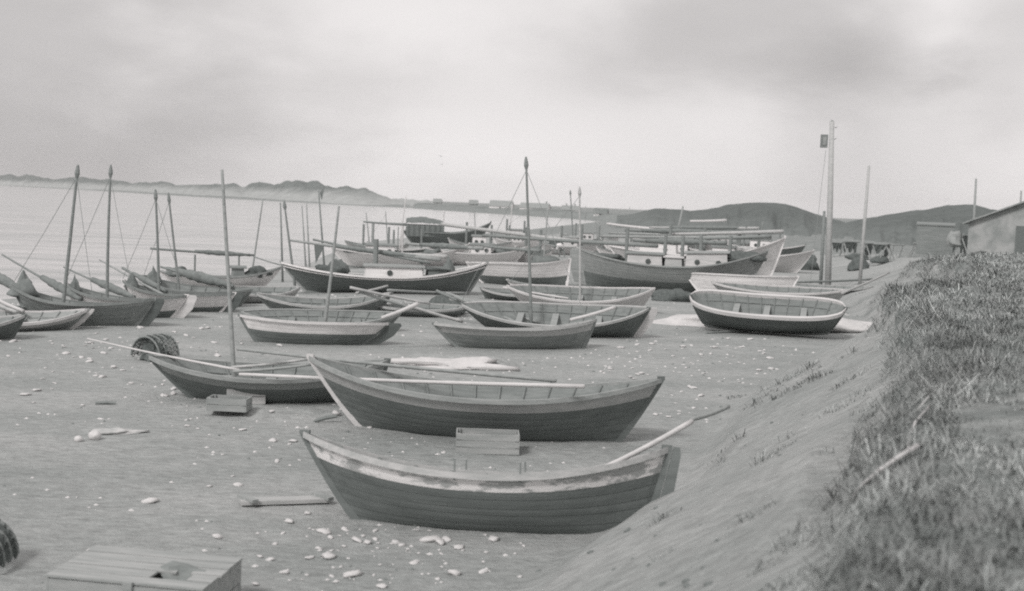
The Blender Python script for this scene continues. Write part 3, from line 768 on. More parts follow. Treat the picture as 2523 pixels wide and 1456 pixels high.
for i in range(9):
    x = -0.46 * t1.L + i / 8 * 0.42 * t1.L
    rows.append([Vector((x, y, 1.95 + 0.75 * (1 - (y / 1.25) ** 2) ** 0.5 * (0.75 + 0.25 * math.sin(i * .5)) + 0.05 * math.sin(i * 2.1 + y * 4))) for y in (-1.2, -1.0, -.6, -.2, .2, .6, 1.0, 1.2)])
sh.grid(rows); 
for s in (-1, 1):
    sh.grid([[Vector((-0.46 * t1.L + i / 24 * 0.42 * t1.L, s * (1.2 + 0.05 * math.sin(i * 1.9)), z)) for i in range(25)] for z in (1.97, 1.5, 0.9)], flip=(s > 0))
for e in (0, 8):
    sh.add([rows[e][0] - Vector((0, 0, 1))] + rows[e] + [rows[e][-1] - Vector((0, 0, 1))], [tuple(range(10))])
sh.build('canvas_shelter', M_CANVAS, t1.root)
deck_post(t1, -0.1, -1.0, 2.3, 0.06, M_LIGHT)
for i, (k_, lab, a, b, y, hh, hm_, hc) in enumerate((
    ('f1', 'far pale boat beside the crouched man, seen between two dark masts', 1325, 1480, 628, 40, M_LIGHT, M_WOOD),
    ('f2', 'far white boat with a box cabin, topmost behind the largest grey boat', 1480, 1690, 626, 44, M_WHITE, M_WOODD),
    ('f3', 'far grey boat under the bundle of long booms, near the foot of the hill', 1640, 1850, 634, 42, M_MID, M_WOOD),
    ('f4', 'far whitish boat at the water, left of the leaning white mast', 1205, 1345, 602, 32, M_WHITE, M_WOODD))):
    q = boat(k_, 'cabin_boat', lab, a, b, y, -6 + 4 * i, 'R' if i % 2 else 'L', hh * .9, hh * .62, hh, 2.6, 0, hull=hm_, gun=M_WOOD, deck=M_WOOD, group=G_FAR)
    cabin(q, -0.3, 0.15, 1.6, 0.8, M_LIGHT, hc, holes=(0.35,))
    deck_post(q, 0.25, 0.2, 1.8, 0.1); deck_post(q, -0.4, -0.2, 1.9, 0.1)
for i, (k_, lab, a, b, y, hh, hm_, cab) in enumerate((
    ('f5', 'small white boat tucked behind the shabby whitish boat, under the dark boom', 1270, 1362, 652, 48, M_WHITE, 0),
    ('f7', 'white boat squeezed between the pale high bow and the far boats', 1560, 1775, 648, 46, M_WHITE, 1),
    ('f8', 'white cabin boat half hidden behind the white bow near the canvas shelter', 1105, 1262, 628, 42, M_LIGHT, 1),
    ('f9', 'dark boat with a stub mast behind the pale upright bow', 1760, 1985, 640, 48, M_TAR2, 1),
    ('f10', 'low grey boat on the sand left of the canvas shelter boat', 850, 1010, 626, 34, M_MID, 0))):
    q = boat(k_, 'cabin_boat', lab, a, b, y, 5 - 3 * i, 'L' if i % 2 else 'R', hh, hh * .66, hh * .95, 2.5, 0, hull=hm_, gun=M_LIGHT if i % 2 else M_WOODD, deck=M_WOOD, group=G_FAR)
    if cab: cabin(q, -0.25, 0.2, 1.5, 0.75, M_WHITE, M_TAR, holes=(0.3, 0.7))
    deck_post(q, 0.35, 0.1, 1.7, 0.09); deck_post(q, -0.45, 0.1, 1.8, 0.09)
for i, (k_, lab, a, b, y, hh, hm_, cab, mst) in enumerate((
    ('g1', 'tiny white boat near the water just right of the canvas shelter boat', 1212, 1330, 613, 34, M_WHITE, 1, (1300, 512)),
    ('g2', 'pale boat close to the crouched man, on its right', 1380, 1530, 610, 36, M_LIGHT, 1, (1466, 520)),
    ('g3', 'dark hull squeezed behind the stern of the largest boat', 1420, 1600, 648, 40, M_TAR, 0, None),
    ('g4', 'whitish boat with a square cabin below the middle of the hill', 1690, 1885, 626, 44, M_LIGHT, 1, None),
    ('g5', 'dark hull between the canvas shelter boat and the white boom-frame boat', 905, 1085, 634, 38, M_TAR2, 0, (950, 520)),
    ('g6', 'grey boat farthest back below the left end of the hill', 1570, 1760, 610, 38, M_MID, 1, None))):
    q = boat(k_, 'cabin_boat', lab, a, b, y, -8 + 5 * (i % 4), 'R' if i % 2 else 'L', hh, hh * .64, hh * 1.05, 2.4, 0, hull=hm_, gun=M_WOODD if i % 2 else M_LIGHT, deck=M_WOOD, group=G_FAR)
    if cab: cabin(q, -0.3, 0.12, 1.5, 0.7, M_LIGHT, M_TAR if i % 2 else M_WOODD, holes=(0.3, 0.7))
    deck_post(q, 0.3, -0.2, 1.5, 0.08); deck_post(q, -0.5, 0.2, 1.6, 0.08)
    if mst: mast(q, (mst[0] + 6, y - 20), mst, 0.055, M_WOOD, stays=[(0, 0, 'bow')], cap=False)
b17 = boat('b17', 'rowing_boat', 'dark low boat lying right under the bow of the dark cabin boat', 1185, 1345, 738, 5, 'R', 34, 26, 34, 1.6, 5, hull=M_TAR2, gun=M_WOODL, inside=M_WOODD, group=G_NEAR)
b15 = boat('b15', 'rowing_boat', 'grey boat on the sand left of the dark cabin boat, partly hidden', 545, 738, 744, 6, 'R', 44, 36, 48, 1.7, 6, hull=M_MID, gun=M_WOODL, inside=M_INSIDE, group=G_NEAR)
b16 = boat('b16', 'rowing_boat', 'low dark boat behind the foot of the telegraph pole', 1925, 2150, 728, 4, 'R', 32, 26, 34, 1.7, 4, hull=M_TAR, gun=M_WOODL, inside=M_WOODD, group=G_NEAR)
mast(BOATS['f9'], (1872, 600), (1880, 545), 0.09, M_WOODD, cap=False)
mast(BOATS['f8'], (1172, 590), (1168, 505), 0.05, M_WOOD, cap=False)
mast(BOATS['f4'], (1255, 575), (1262, 505), 0.07, M_LIGHT, cap=False)
mast(BOATS['f1'], (1412, 600), (1405, 470), 0.07, M_WOODD)
mast(BOATS['w3'], (1338, 660), (1350, 512), 0.05, M_WOOD, cap=False)
mast(BOATS['w1'], (912, 628), (902, 524), 0.05, M_WOOD, cap=False)

# ------------------------------------------------------------------ run the smaller things
def heap(name, label, p, size, m, seed, cat, group=None, peak=0.0, n=3, rough=0.5):
    mb = MB().blob((0, 0, 0), size, seed, n, rough, flat=0.35)
    if peak:
        mb.v = [(x * (1 - 0.75 * max(0, z) / size[2]), y * (1 - 0.75 * max(0, z) / size[2]), z * (1 + peak) if z > 0 else z) for x, y, z in mb.v]
    o = mb.build(name, m, smooth=True); o.location = p
    return tag(o, label, cat, group)
def spar(name, label, a, b, r0_, r1_, m, cat, group=None, wrap=None, wm=None):
    pa, pb = U(*a), U(*b)
    n = 8; pts = [pa.lerp(pb, i / n) + Vector((0, 0, -0.02 * math.sin(math.pi * i / n))) for i in range(n + 1)]
    mb = MB().tube(pts, [r0_ + (r1_ - r0_) * i / n for i in range(n + 1)], 8)
    o = mb.build(name, m, smooth=True, loc=pa)
    tag(o, label, cat, group)
    if wrap:
        f0, f1, rw = wrap
        w = MB(); k = 12
        w.tube([pa.lerp(pb, f0 + (f1 - f0) * i / k) - pa for i in range(k + 1)], [rw * (0.55 + 0.45 * math.sin(math.pi * min(1, max(0.06, i / k * 1.1)))) * (1 + 0.12 * math.sin(i * 2.7)) for i in range(k + 1)], 9)
        w.build('furled_sail', wm or M_SAIL, o, smooth=True)
    return o
GS = 'spars and oars lying in the boats'
spar('oar', 'dark long oar laid over the far gunwale of the large grey-banded boat', (585, 860, 22.2), (1370, 938, 19.9), 0.030, 0.034, M_WOOD, 'oar', GS)
spar('oar', 'pale long oar laid over the near side of the large grey-banded boat', (590, 922, 21.2), (1440, 952, 19.2), 0.030, 0.036, M_LIGHT, 'oar', GS)
spar('oar', 'thin pale pole sticking out over the bow beside the round creel', (215, 834, 23.6), (590, 912, 22.2), 0.014, 0.03, M_LIGHT, 'pole', GS)
spar('oar', 'grey oar lying inside the masted open boat, upper of two', (570, 905, 22.4), (762, 884, 22.0), 0.03, 0.025, M_WOODL, 'oar', GS)
spar('oar', 'grey oar lying inside the masted open boat, lower of two', (575, 915, 22.0), (765, 898, 21.7), 0.03, 0.025, M_WOOD, 'oar', GS)
spar('oar', 'pale oar over the stern of the nearest boat, its handle up the sand slope', (1478, 1158, 14.2), (1705, 1038, 15.2), 0.032, 0.036, M_LIGHT, 'oar', GS)
spar('pole', 'dark pole end on the sand slope beyond the pale oar of the nearest boat', (1700, 1035, 16.0), (1795, 1002, 17.5), 0.03, 0.03, M_WOOD, 'pole', GS)
spar('oar', 'pale oar end above the stern of the white-banded boat', (940, 783, 31.2), (1030, 748, 31.5), 0.045, 0.06, M_LIGHT, 'oar', GS)
spar('oar', 'pale oar reaching from the white-banded boat down to the sand on the far side', (1005, 752, 33), (1140, 792, 33.5), 0.04, 0.05, M_WOODL, 'oar', GS)
spar('oar', 'pale oar end above the stern of the small grey boat', (1405, 788, 32.5), (1515, 757, 33.0), 0.045, 0.05, M_LIGHT, 'oar', GS)
for i, (a, b, m, lab) in enumerate((((862, 708, 39.0), (1060, 748, 40), M_WOODL, 'thick pale pole on top of the crossed heap of poles'),
                          ((885, 718, 39.2), (1050, 768, 40), M_WOOD, 'grey pole under the top pole of the crossed heap'),
                          ((878, 722, 39.6), (955, 704, 41), M_WOODL, 'short pole end sticking up against the dark cabin boat'),
                          ((955, 715, 40.0), (1150, 722, 44), M_WOOD, 'flat grey pole along the foot of the dark cabin boat'),
                          ((1075, 716, 38.5), (1240, 790, 38.0), M_WOODD, 'dark spar over the bow of the tipped open boat'),
                          ((1100, 722, 38.8), (1330, 795, 37.2), M_WOOD, 'long grey spar lying inside the tipped open boat'),
                          ((1120, 730, 38.2), (1290, 800, 37.0), M_WOOD, 'shorter grey spar inside the tipped open boat'),
                          ((1240, 708, 46.5), (1400, 735, 45), M_LIGHT, 'pale plank sticking out of the bow of the pale-sided boat'))):
    spar('pole', lab, a, b, 0.05, 0.04, m, 'pole', GS)
spar('spar', 'thin spar with a furled sail over the bow of the first masted boat', (5, 627, 38.6), (200, 738, 36.5), 0.028, 0.05, M_WOODD, 'spar', GS, (0.52, 1.0, 0.14))
spar('spar', 'thin spar with a furled sail over the bow of the second masted boat', (157, 658, 40.5), (330, 733, 38.2), 0.028, 0.05, M_WOODD, 'spar', GS, (0.42, 1.0, 0.14))
spar('spar', 'long pale spar over the bow of the third masted boat', (245, 640, 42.0), (420, 735, 39.0), 0.026, 0.05, M_WOOD, 'spar', GS)
spar('spar', 'short dark furled spar over the bow of the third masted boat', (302, 660, 42.0), (410, 718, 40.0), 0.05, 0.06, M_WOODD, 'spar', GS, (0.25, 1.0, 0.11))
spar('spar', 'thick bundle of spars over the bow of the first masted boat, at the picture edge', (-30, 668, 38.0), (75, 728, 36.5), 0.13, 0.12, M_WOODD, 'spar', GS, (0.0, 0.8, 0.16))
spar('oar', 'pale oar lying in the low dark boat, upper of two at the picture edge', (-10, 736, 33.5), (58, 766, 33), 0.05, 0.05, M_LIGHT, 'oar', GS)
spar('oar', 'pale oar lying in the low dark boat, lower of two at the picture edge', (-10, 748, 33.3), (42, 769, 32.8), 0.05, 0.05, M_WOODL, 'oar', GS)
spar('spar', 'furled dark sail on a spar lying in the grey boat with canvas on its bow', (396, 657, 44), (575, 705, 42), 0.04, 0.06, M_WOODD, 'spar', GS, (0.25, 0.95, 0.2))
spar('boom', 'long boom with a furled sail on two posts of the whitish boat by the water', (370, 612, 49.0), (626, 629, 50.5), 0.05, 0.05, M_WOODD, 'boom', GS, (0.42, 0.96, 0.11))
spar('spar', 'thin spar end leaning up at the bow of the whitish boat by the water', (625, 632, 51.5), (700, 655, 51.0), 0.025, 0.03, M_WOODD, 'spar', GS)
spar('boom', 'long dark boom held on posts above the dark cabin boat', (715, 592, 52.5), (1085, 640, 49.5), 0.05, 0.09, M_WOOD, 'boom', GS, (0.3, 0.95, 0.11))
spar('boom', 'thinner boom crossing under the long boom of the dark cabin boat', (772, 590, 54), (1060, 648, 50.5), 0.05, 0.06, M_WOODD, 'boom', GS)
spar('boom', 'thin boom on the tall frame above the white cabin boat', (895, 546, 69), (1000, 553, 69), 0.05, 0.08, M_WOODD, 'boom', GS)
spar('boom', 'long pale boom running in front of the canvas shelter', (1088, 552, 82), (1480, 602, 76), 0.12, 0.14, M_WOODL, 'boom', GS)
spar('boom', 'dark boom above the white bow behind the dark cabin boat', (1190, 580, 78), (1620, 606, 70), 0.10, 0.12, M_WOODD, 'boom', GS)
for i, (a, b, m, lab) in enumerate((((1495, 551, 92), (1610, 564, 90), M_LIGHT, 'pale boom, topmost over the cabin boats below the hill'),
                          ((1540, 567, 82), (1830, 574, 78), M_WOODD, 'dark boom, second from the top over the largest boat'),
                          ((1480, 582, 78), (1900, 586, 72), M_WOOD, 'long grey boom over the largest boat, above its cabins'),
                          ((1560, 592, 70), (1790, 598, 66), M_WOODD, 'thick dark furled boom over the white cabin behind the largest boat'),
                          ((1650, 577, 76), (1930, 570, 73), M_WOODL, 'pale boom ending at the pale high bow'),
                          ((1700, 545, 95), (1790, 543, 95), M_LIGHT, 'short pale boom seen against the foot of the hill'))):
    spar('boom', lab, a, b, 0.09, 0.12, m, 'boom', GS, (0.15, 0.9, 0.2) if i in (1, 3) else None)
for i, (a, b, m, lab) in enumerate((((1330, 588, 84), (1560, 600, 78), M_WOOD, 'grey boom crossing behind the tall dark mast, upper one'),
                          ((1600, 560, 88), (1870, 562, 84), M_WOODL, 'pale boom in the stack below the hill, second from its top'),
                          ((1500, 574, 86), (1760, 580, 80), M_WOOD, 'grey boom in the stack below the hill, third from its top'),
                          ((1000, 600, 66), (1190, 612, 62), M_WOOD, 'grey boom above the bow of the white boom-frame boat'),
                          ((1190, 606, 66), (1330, 618, 63), M_WOODD, 'dark boom over the white bow behind the dark cabin boat, lower one'),
                          ((1715, 588, 68), (1900, 582, 66), M_WOODD, 'dark spar over the cabins at the bow of the largest boat'),
                          ((880, 618, 62), (1100, 632, 58), M_WOODL, 'pale spar between dark cabin boat and white cabin boat'))):
    spar('boom', lab, a, b, 0.07, 0.10, m, 'boom', GS, (0.2, 0.9, 0.16) if i in (1, 3) else None)
for i, (px, py, sz, lab) in enumerate(((1100, 772, (.75, .45, .45), 'dark net heap beside the bow of the tipped open boat'), (2168, 648, (.7, .5, .35), 'dark net heap under the racks right of the leaning bare pole'),
                          (2110, 640, (.8, .5, .35), 'dark net heap between telegraph pole and leaning pole'), (2285, 650, (1.0, .7, .55), 'dark net heap on the bank in front of the dark shed'),
                          (2345, 655, (.9, .7, .8), 'tall dark net heap between dark shed and whitewashed hut'), (2398, 662, (.8, .6, .5), 'dark net heap at the near corner of the whitewashed hut'))):
    g = on_ground(px, py); heap('net_heap', lab, g + Vector((0, 0, .1)), sz, M_NET, 60 + i, 'nets')
g = G(1900, 806); heap('sand_bank', 'low pale bank of dry sand under the round boat', Vector((g.x, g.y, 0.02)), (3.45, 1.3, .42), mat('dry_sand', .62, .50, 2.0, .95, (1, 1, 1), .5, 25), 44, 'sand bank', rough=.55, n=4)
spar('pole', 'pole lying from the round boat up the sand at its blunt end', (2075, 722, 41), (2190, 672, 58), 0.05, 0.05, M_WOODL, 'pole', GS)
spar('pole', 'long dark pole on the sand behind the round boat', (1960, 695, 62), (2150, 688, 66), 0.06, 0.06, M_WOODD, 'pole', GS)
spar('pole', 'pale pole propped over the bow of the white boat lying on its side', (1675, 672, 62), (1800, 682, 61), 0.06, 0.06, M_LIGHT, 'pole', GS)
def hang(label, pts, d, m, name='sail', cat='sail'):
    P_ = [U(x, y, d) for x, y in pts]; c = P_[0]
    o = MB().prism([p - c for p in P_], fwd, 0.06).build(name, m); o.location = c; return tag(o, label, cat)
hang('dark three-cornered sail hanging from the boom left of the dark cabin boat mast', [(774, 600), (800, 603), (790, 625), (778, 648)], 53.5, M_CANVAS)
# free-standing masts further back (stepped in boats hidden by others)
for i, (a, b, r, m, lab) in enumerate((((697, 645), (691, 499), .06, M_WOODD, 'upright dark mast just left of the leaning one at the dark cabin boat'),
                     ((756, 655), (744, 507), .05, M_WOOD, 'left one of the close pair of thin masts over the dark cabin boat'),
                     ((765, 655), (755, 501), .05, M_WOOD, 'right one of the close pair of thin masts over the dark cabin boat'),
                     ((802, 660), (785, 470), .06, M_WOODD, 'tallest thin mast behind the dark cabin boat, with a small pennant'))):
    p0, p1 = U(a[0], a[1] + 40, 60), U(b[0], b[1], 60)
    g = tz(p0.x, p0.y); p0.z = g - 0.1
    mb = MB().tube([p0, p0.lerp(p1, .5), p1], [r, r * .85, r * .6], 8)
    o = mb.build('mast', m, smooth=True, loc=p0); tag(o, lab, 'mast', 'thin masts behind the dark cabin boat')
    if i == 3:
        t = p1 - p0
        MB().add([t + Vector((.06, 0, -.1)), t + Vector((.3, 0, .25)), t + Vector((.18, 0, -.5)), t + Vector((.27, .04, .2))], [(0, 1, 2), (1, 3, 2)]).build('pennant', M_SAIL, o)

# canvas, nets and gear on the decks of the cabin boats
for i, (k_, u, lab, m) in enumerate((('w1', .45, 'canvas bundle on the foredeck of the boom-frame boat', M_CANVAS), ('w1', -.7, 'net heap on the stern of the boom-frame boat', M_NET), ('c1', -.55, 'dark net heap aft of the cabin on the dark cabin boat', M_NET),
        ('w3', -.5, 'canvas heap on the stern of the shabby whitish boat', M_CANVAS), ('c4', -.72, 'net heap on the stern of the largest boat', M_NET), ('c5', .3, 'net heap beside the cabin of the boat with the pale high bow', M_NET),
        ('w4', .4, 'canvas heap on the white boat behind the largest boat', M_CANVAS), ('f1', .4, 'net heap on the pale boat beside the crouched man', M_NET), ('f2', .45, 'canvas heap on the topmost white boat', M_CANVAS), ('f3', -.5, 'net heap on the grey boat under the bundle of booms', M_NET),
        ('f5', .1, 'canvas heap on the small tucked-in white boat', M_CANVAS), ('g3', .2, 'net heap on the dark hull behind the largest boat', M_NET), ('bE', -.75, 'dark canvas roll on the stern of the whitish boat by the water', M_CANVAS), ('bE', .6, 'small dark heap on the bow of the whitish boat by the water', M_NET))):
    Bq = BOATS[k_]; q = Bq.P(u, .92, 1, 0); q.y = RND.uniform(-.3, .3)
    heap('net_heap' if m is M_NET else 'canvas_heap', lab, Bq.M @ q, (RND.uniform(.5, .9), RND.uniform(.4, .6), RND.uniform(.25, .5)), m, 100 + i, 'nets' if m is M_NET else 'canvas', rough=.8)
q = U(834, 662, 55); heap('canvas_heap', 'dark upright bundle behind the stern of the dark cabin boat', Vector((q.x, q.y, tz(q.x, q.y) + .6)), (.5, .4, .75), M_CANVAS, 140, 'canvas')
# canvas heaps on the bows
for (B, lab, sz, sd) in ((bA, 'peaked canvas heap on the bow of the first masted boat', (.42, .24, .42), 1), (bB, 'small canvas heap on the bow of the second masted boat', (.22, .18, .28), 2),
                         (bC, 'small canvas heap on the bow of the third masted boat', (.24, .2, .3), 3), (bD, 'dark canvas heap on the bow of the grey masted boat', (.3, .2, .34), 4)):
    q = B.P(0.86, 0.9, 1, 0); q.y = 0
    heap('canvas_heap', lab, B.M @ q, sz, M_CANVAS if sd != 1 else M_SAIL, sd, 'canvas', 'canvas heaps on the bows by the water', 0.5)
q = c1.P(0.62, 0.95, 1, 0); q.y = 0
heap('canvas_heap', 'peaked dark canvas on the foredeck of the dark cabin boat', c1.M @ q, (.35, .3, .5), M_CANVAS, 5, 'canvas', None, 0.5)
q = c4.P(0.72, 0.95, 1, 0); q.y = 0
heap('net_heap', 'heap of dark nets on the foredeck of the largest boat', c4.M @ q + Vector((0, 0, .1)), (1.3, .8, .35), M_NET, 6, 'nets')
q = c5.P(0.55, 0.95, 1, 0); q.y = 0
heap('canvas_heap', 'pale canvas on the foredeck of the boat with the high bow', c5.M @ q + Vector((0, 0, .1)), (.9, .6, .3), M_SAILL, 16, 'canvas')
q = w2.P(0.5, 0.95, 1, 0); q.y = 0
heap('canvas_heap', 'dark bundle on the foredeck of the white boat behind the dark bow', w2.M @ q, (.7, .5, .3), M_CANVAS, 7, 'canvas')
g = G(1662, 742); heap('net_heap', 'low dark heap of nets on the sand in front of the largest boat', Vector((g.x, g.y, tz(g.x, g.y) + .1)), (.95, .6, .45), M_NET, 8, 'nets')
g = G(1985, 664); heap('net_heap', 'dark heap under the pale upright bow near the telegraph pole', Vector((g.x, g.y, tz(g.x, g.y) + .2)), (1.0, .6, .9), M_NET, 9, 'nets')
g = G(2112, 680); heap('net_heap', 'rounded grey heap of nets beside the telegraph pole', Vector((g.x, g.y, tz(g.x, g.y) + .1)), (.7, .6, .8), M_NET, 19, 'nets')
q = b2.P(0.25, 0.45, -1, -.1); q.y = -.35; heap('canvas_heap', 'pale canvas heaped inside the large grey-banded boat', b2.M @ q, (.42, .26, .2), M_SAILL, 81, 'canvas')
q = b12.P(-0.4, 0.3, 1, -.1); q.y = 0; heap('canvas_heap', 'grey canvas heaped inside the round boat', b12.M @ q, (.5, .3, .2), M_WOOD, 82, 'canvas')
g = G(1075, 880); heap('seaweed_clump', 'dark clump of weed on the pale sand pile', Vector((g.x, g.y, tz(g.x, g.y) + .02)), (.2, .12, .09), M_NET, 10, 'seaweed')
M_PALE = mat('bleached_sand', 0.62, 0.5, 3.0, 0.95, (1, 1, 1), 0.4, 20)
g = G(1130, 903); heap('sand_pile', 'bright pale pile of shell sand behind the large grey-banded boat', Vector((g.x, g.y, 0.02)), (1.35, .55, .20), M_PALE, 12, 'sand pile', rough=0.8)

# ------------------------------------------------------------------ boxes, creels, planks
def fish_box(label, p, yaw, dim, m, slats=3, lid=False, group=None):
    M = Matrix.Translation(p) @ Matrix.Rotation(yaw, 4, 'Z')
    root = empty('fish_box', M, label, 'box', group)
    Lx, Ly, Hz = dim; t = 0.022
    for s in (-1, 1):
        mb = MB()
        for k in range(slats):
            z0 = Hz * k / slats; h = Hz / slats
            mb.box((0, s * (Ly / 2 - t / 2), z0 + h / 2), (Lx - 2 * t - .002, t, h - 0.012))
        mb.build('side_boards', m, root)
        mb = MB()
        for k in range(slats):
            z0 = Hz * k / slats; h = Hz / slats
            mb.box((s * (Lx / 2 - t / 2), 0, z0 + h / 2), (t, Ly, h - 0.012))
        mb.build('end_boards', m, root)
        mb = MB()
        for sx in (-1, 1): mb.box((sx * (Lx / 2 - t - .025), s * (Ly / 2 - t - 0.022), Hz / 2), (.04, .04, Hz * .98))
        mb.build('corner_posts', m, root)
    MB().box((0, 0, 0.015), (Lx - .06, Ly - .06, .02)).build('bottom', m, root)
    if lid:
        mb = MB(); n = lid
        for k in range(n):
            w = Ly / n
            spans = [(-Lx / 2 - .015, .16), (.52, Lx / 2 + .015)] if k == 1 else ([(-Lx / 2 - .015, .34), (.47, Lx / 2 + .015)] if k == 2 else [(-Lx / 2 - .015, Lx / 2 + .015)])
            for x0, x1 in spans:
                mb.box(((x0 + x1) / 2 + RND.uniform(-.012, .012), -Ly / 2 + w * (k + .5), Hz + 0.014 + RND.uniform(0, .006)), (x1 - x0, w - RND.uniform(.012, .022), .022), Matrix.Rotation(RND.uniform(-.012, .012), 3, 'Z'))
        mb.build('lid', m, root)
    return root
M_BOX = mat('grey_box_boards', 0.40, 0.30, 3.0, 0.9, (0.5, 4, 4), 0.3, 30, 0.36, 0.62)
p = on_ground(372, 1440)
bx = fish_box('big weathered wooden chest with a boarded lid in the lower corner', Vector((-3.36, 10.95, tz(-3.36, 10.95) - .04)), math.radians(-8), (1.5, 0.98, 0.44), M_BOX, 2, 5)
MB().blob((0.33, 0, 0.3), (0.34, 0.3, 0.15), 9, 3, .9).build('hole_filler', M_WOODD, bx)  # net-like filler added inside so the unlit lid hole turns grey, not black
MB().box((0.05, -0.5, 0.24), (.09, .03, .47)).build('batten', M_WOOD, bx)
fish_box('empty fish box on the sand in front of the large grey-banded boat', on_ground(1200, 1112), math.radians(2), (1.02, 0.5, 0.33), M_BOX, 3)
fish_box('fish box on the sand beside the masted open boat, front one of two', on_ground(565, 1010), math.radians(-3), (0.72, 0.4, 0.24), M_WOOD, 2)
fish_box('fish box on the sand beside the masted open boat, rear one of two', on_ground(607, 992), math.radians(10), (0.72, 0.4, 0.30), M_WOODL, 2)
# plank skid
pa, pb = on_ground(592, 1246), on_ground(812, 1238)
r = empty('skid_board', Matrix.Translation((pa + pb) / 2) @ Matrix.Rotation(math.atan2(pb.y - pa.y, pb.x - pa.x), 4, 'Z'), 'pale launching board with cross battens on the sand by the nearest boat', 'board')
LL = (pb - pa).length
MB().box((0, 0, 0.05), (LL, 0.2, 0.05)).build('plank', M_WOODL, r)
for s in (-1, 1):
    MB().box((s * LL * 0.42, 0, 0.09), (0.09, 0.36, 0.04), Matrix.Rotation(0.5, 3, 'Z')).build('batten', M_WOOD, r)
for i, (xa, ya, xb, yb, lab) in enumerate(((1740, 822, 1860, 816, 'dark plank on the low sand mound in front of the round boat'), (235, 996, 285, 996, 'dark driftwood scrap on open sand left of the boats'),
                                      (775, 1040, 830, 1028, 'thin stick on the sand under the bow of the large grey-banded boat'), (1020, 1296, 1420, 1312, 'dark keel plank under the nearest boat'))):
    a, b = on_ground(xa, ya), on_ground(xb, yb)
    o = MB().tube([a + Vector((0, 0, .02)), a.lerp(b, .5) + Vector((0, 0, .035)), b + Vector((0, 0, .02))], [.03, .04, .03], 6).build('driftwood', M_WOODD, loc=a)
    tag(o, lab, 'plank', 'wood scraps on the sand')
# creel: hooped trap with netting
def creel(label, p, yaw, Lx, R, cat='fish trap', full=True):
    root = empty('fish_trap', Matrix.Translation(p) @ Matrix.Rotation(yaw, 4, 'Z'), label, cat)
    for k in range(4):
        x = -Lx / 2 + Lx * k / 3
        MB().tube([(x, R * math.cos(a), max(0.0, R * 0.25 + R * 1.1 * math.sin(a))) for a in [math.pi * j / 12 for j in range(13)]], 0.022, 6).build('hoop', M_WOODD, root)
    nb = MB()
    for j in range(15):
        a = math.pi * j / 14
        nb.tube([(-Lx / 2 + Lx * i / 12, R * math.cos(a) * .98, max(0.01, R * .25 + R * 1.08 * math.sin(a) - .04 * math.sin(i * 1.7 + j))) for i in range(13)], 0.011, 4)
    for i in range(18):
        x = -Lx / 2 + Lx * i / 17
        nb.tube([(x, R * .98 * math.cos(a), max(.01, R * .25 + R * 1.08 * math.sin(a))) for a in [math.pi * j / 12 for j in range(13)]], 0.010, 4)
    nb.build('netting', M_NET, root)
    if full: MB().blob((-0.05, 0, R * 0.3), (Lx * .42, R * .75, R * .65), 5, 3, 0.9).build('net_bundle', M_NET, root)
    return root
creel('round hooped fish trap full of dark net on the sand behind a bow', on_ground(382, 886), 1.15, 0.66, 0.42)
creel('wicker trap at the picture edge, only its rounded side in view', on_ground(-62, 1398), 1.5708, 0.5, 0.34, full=False)
# buoys and white cloth
for (px, py, r, lab) in ((193, 1088, .055, 'smallest pale round float by the white cloth'), (233, 1083, .085, 'larger pale round float touching the white cloth')):
    q = on_ground(px, py)
    o = MB().blob((0, 0, 0), (r * 1.2, r, r), int(px), 3, 0.12).build('net_float', M_STONE, smooth=True); o.location = q + Vector((0, 0, r * .75)); tag(o, lab, 'float', 'floats on the sand')
heap('cloth', 'crumpled white cloth spread on the open sand', on_ground(292, 1066) + Vector((0, 0, .015)), (.34, .17, .055), M_SAILL, 31, 'cloth', rough=0.9)

# ------------------------------------------------------------------ stones
STONE_BM = []
for s in range(6):
    mb = MB().blob((0, 0, 0), (1, 0.7, 0.34), s + 40, 2, 0.6)
    me = bpy.data.meshes.new('stone'); me.from_pydata(mb.v, [], mb.f); me.polygons.foreach_set('use_smooth', [True] * len(mb.f)); me.update()
    mm = me.copy(); me.materials.append(M_STONE); mm.materials.append(M_STONED); STONE_BM.append((me, mm))
def stone(px, py, r, label, dark=False):
    q = on_ground(px, py)
    o = bpy.data.objects.new('stone', RND.choice(STONE_BM)[1 if dark else 0]); COL.objects.link(o)
    o.scale = (r * RND.uniform(.8, 1.3), r * RND.uniform(.8, 1.2), r * RND.uniform(.7, 1.1)); o.rotation_euler = (RND.uniform(-.2, .2), RND.uniform(-.2, .2), RND.uniform(0, 6.28))
    o.location = q + Vector((0, 0, r * .18)); tag(o, label, 'stone', 'pale stones scattered on the sand')
S1 = 'pale stone among those strewn in front of the nearest boat'
for (px, py, r) in ((798, 1312, .085), (815, 1326, .06), (850, 1306, .06), (880, 1332, .07), (905, 1338, .075), (925, 1330, .05), (975, 1338, .06), (990, 1345, .05), (1060, 1332, .10), (1085, 1338, .08), (1100, 1330, .06),
                    (1170, 1302, .07), (1262, 1306, .09), (1215, 1330, .09), (1130, 1350, .07), (810, 1372, .10), (762, 1376, .05), (870, 1418, .10), (1120, 1415, .09), (1190, 1410, .05), (940, 1446, .06), (700, 1412, .06), (640, 1372, .05), (665, 1380, .05), (630, 1440, .05), (1020, 1388, .05)):
    stone(px, py, r, S1)
for i in range(70):
    stone(RND.gauss(960, 150), RND.uniform(1300, 1440), RND.choice((.015, .02, .025, .03, .04)), S1)
stone(712, 1286, .08, 'flat pale stone below the launching board'); stone(758, 1266, .06, 'smaller flat pale stone next to the launching board')
stone(537, 1325, .085, 'pale shard of stone above the wooden chest'); stone(370, 1237, .10, 'lone pale shard of stone on the open sand')
S2 = 'pale stone on the open sand among the boats'
cnt = 0
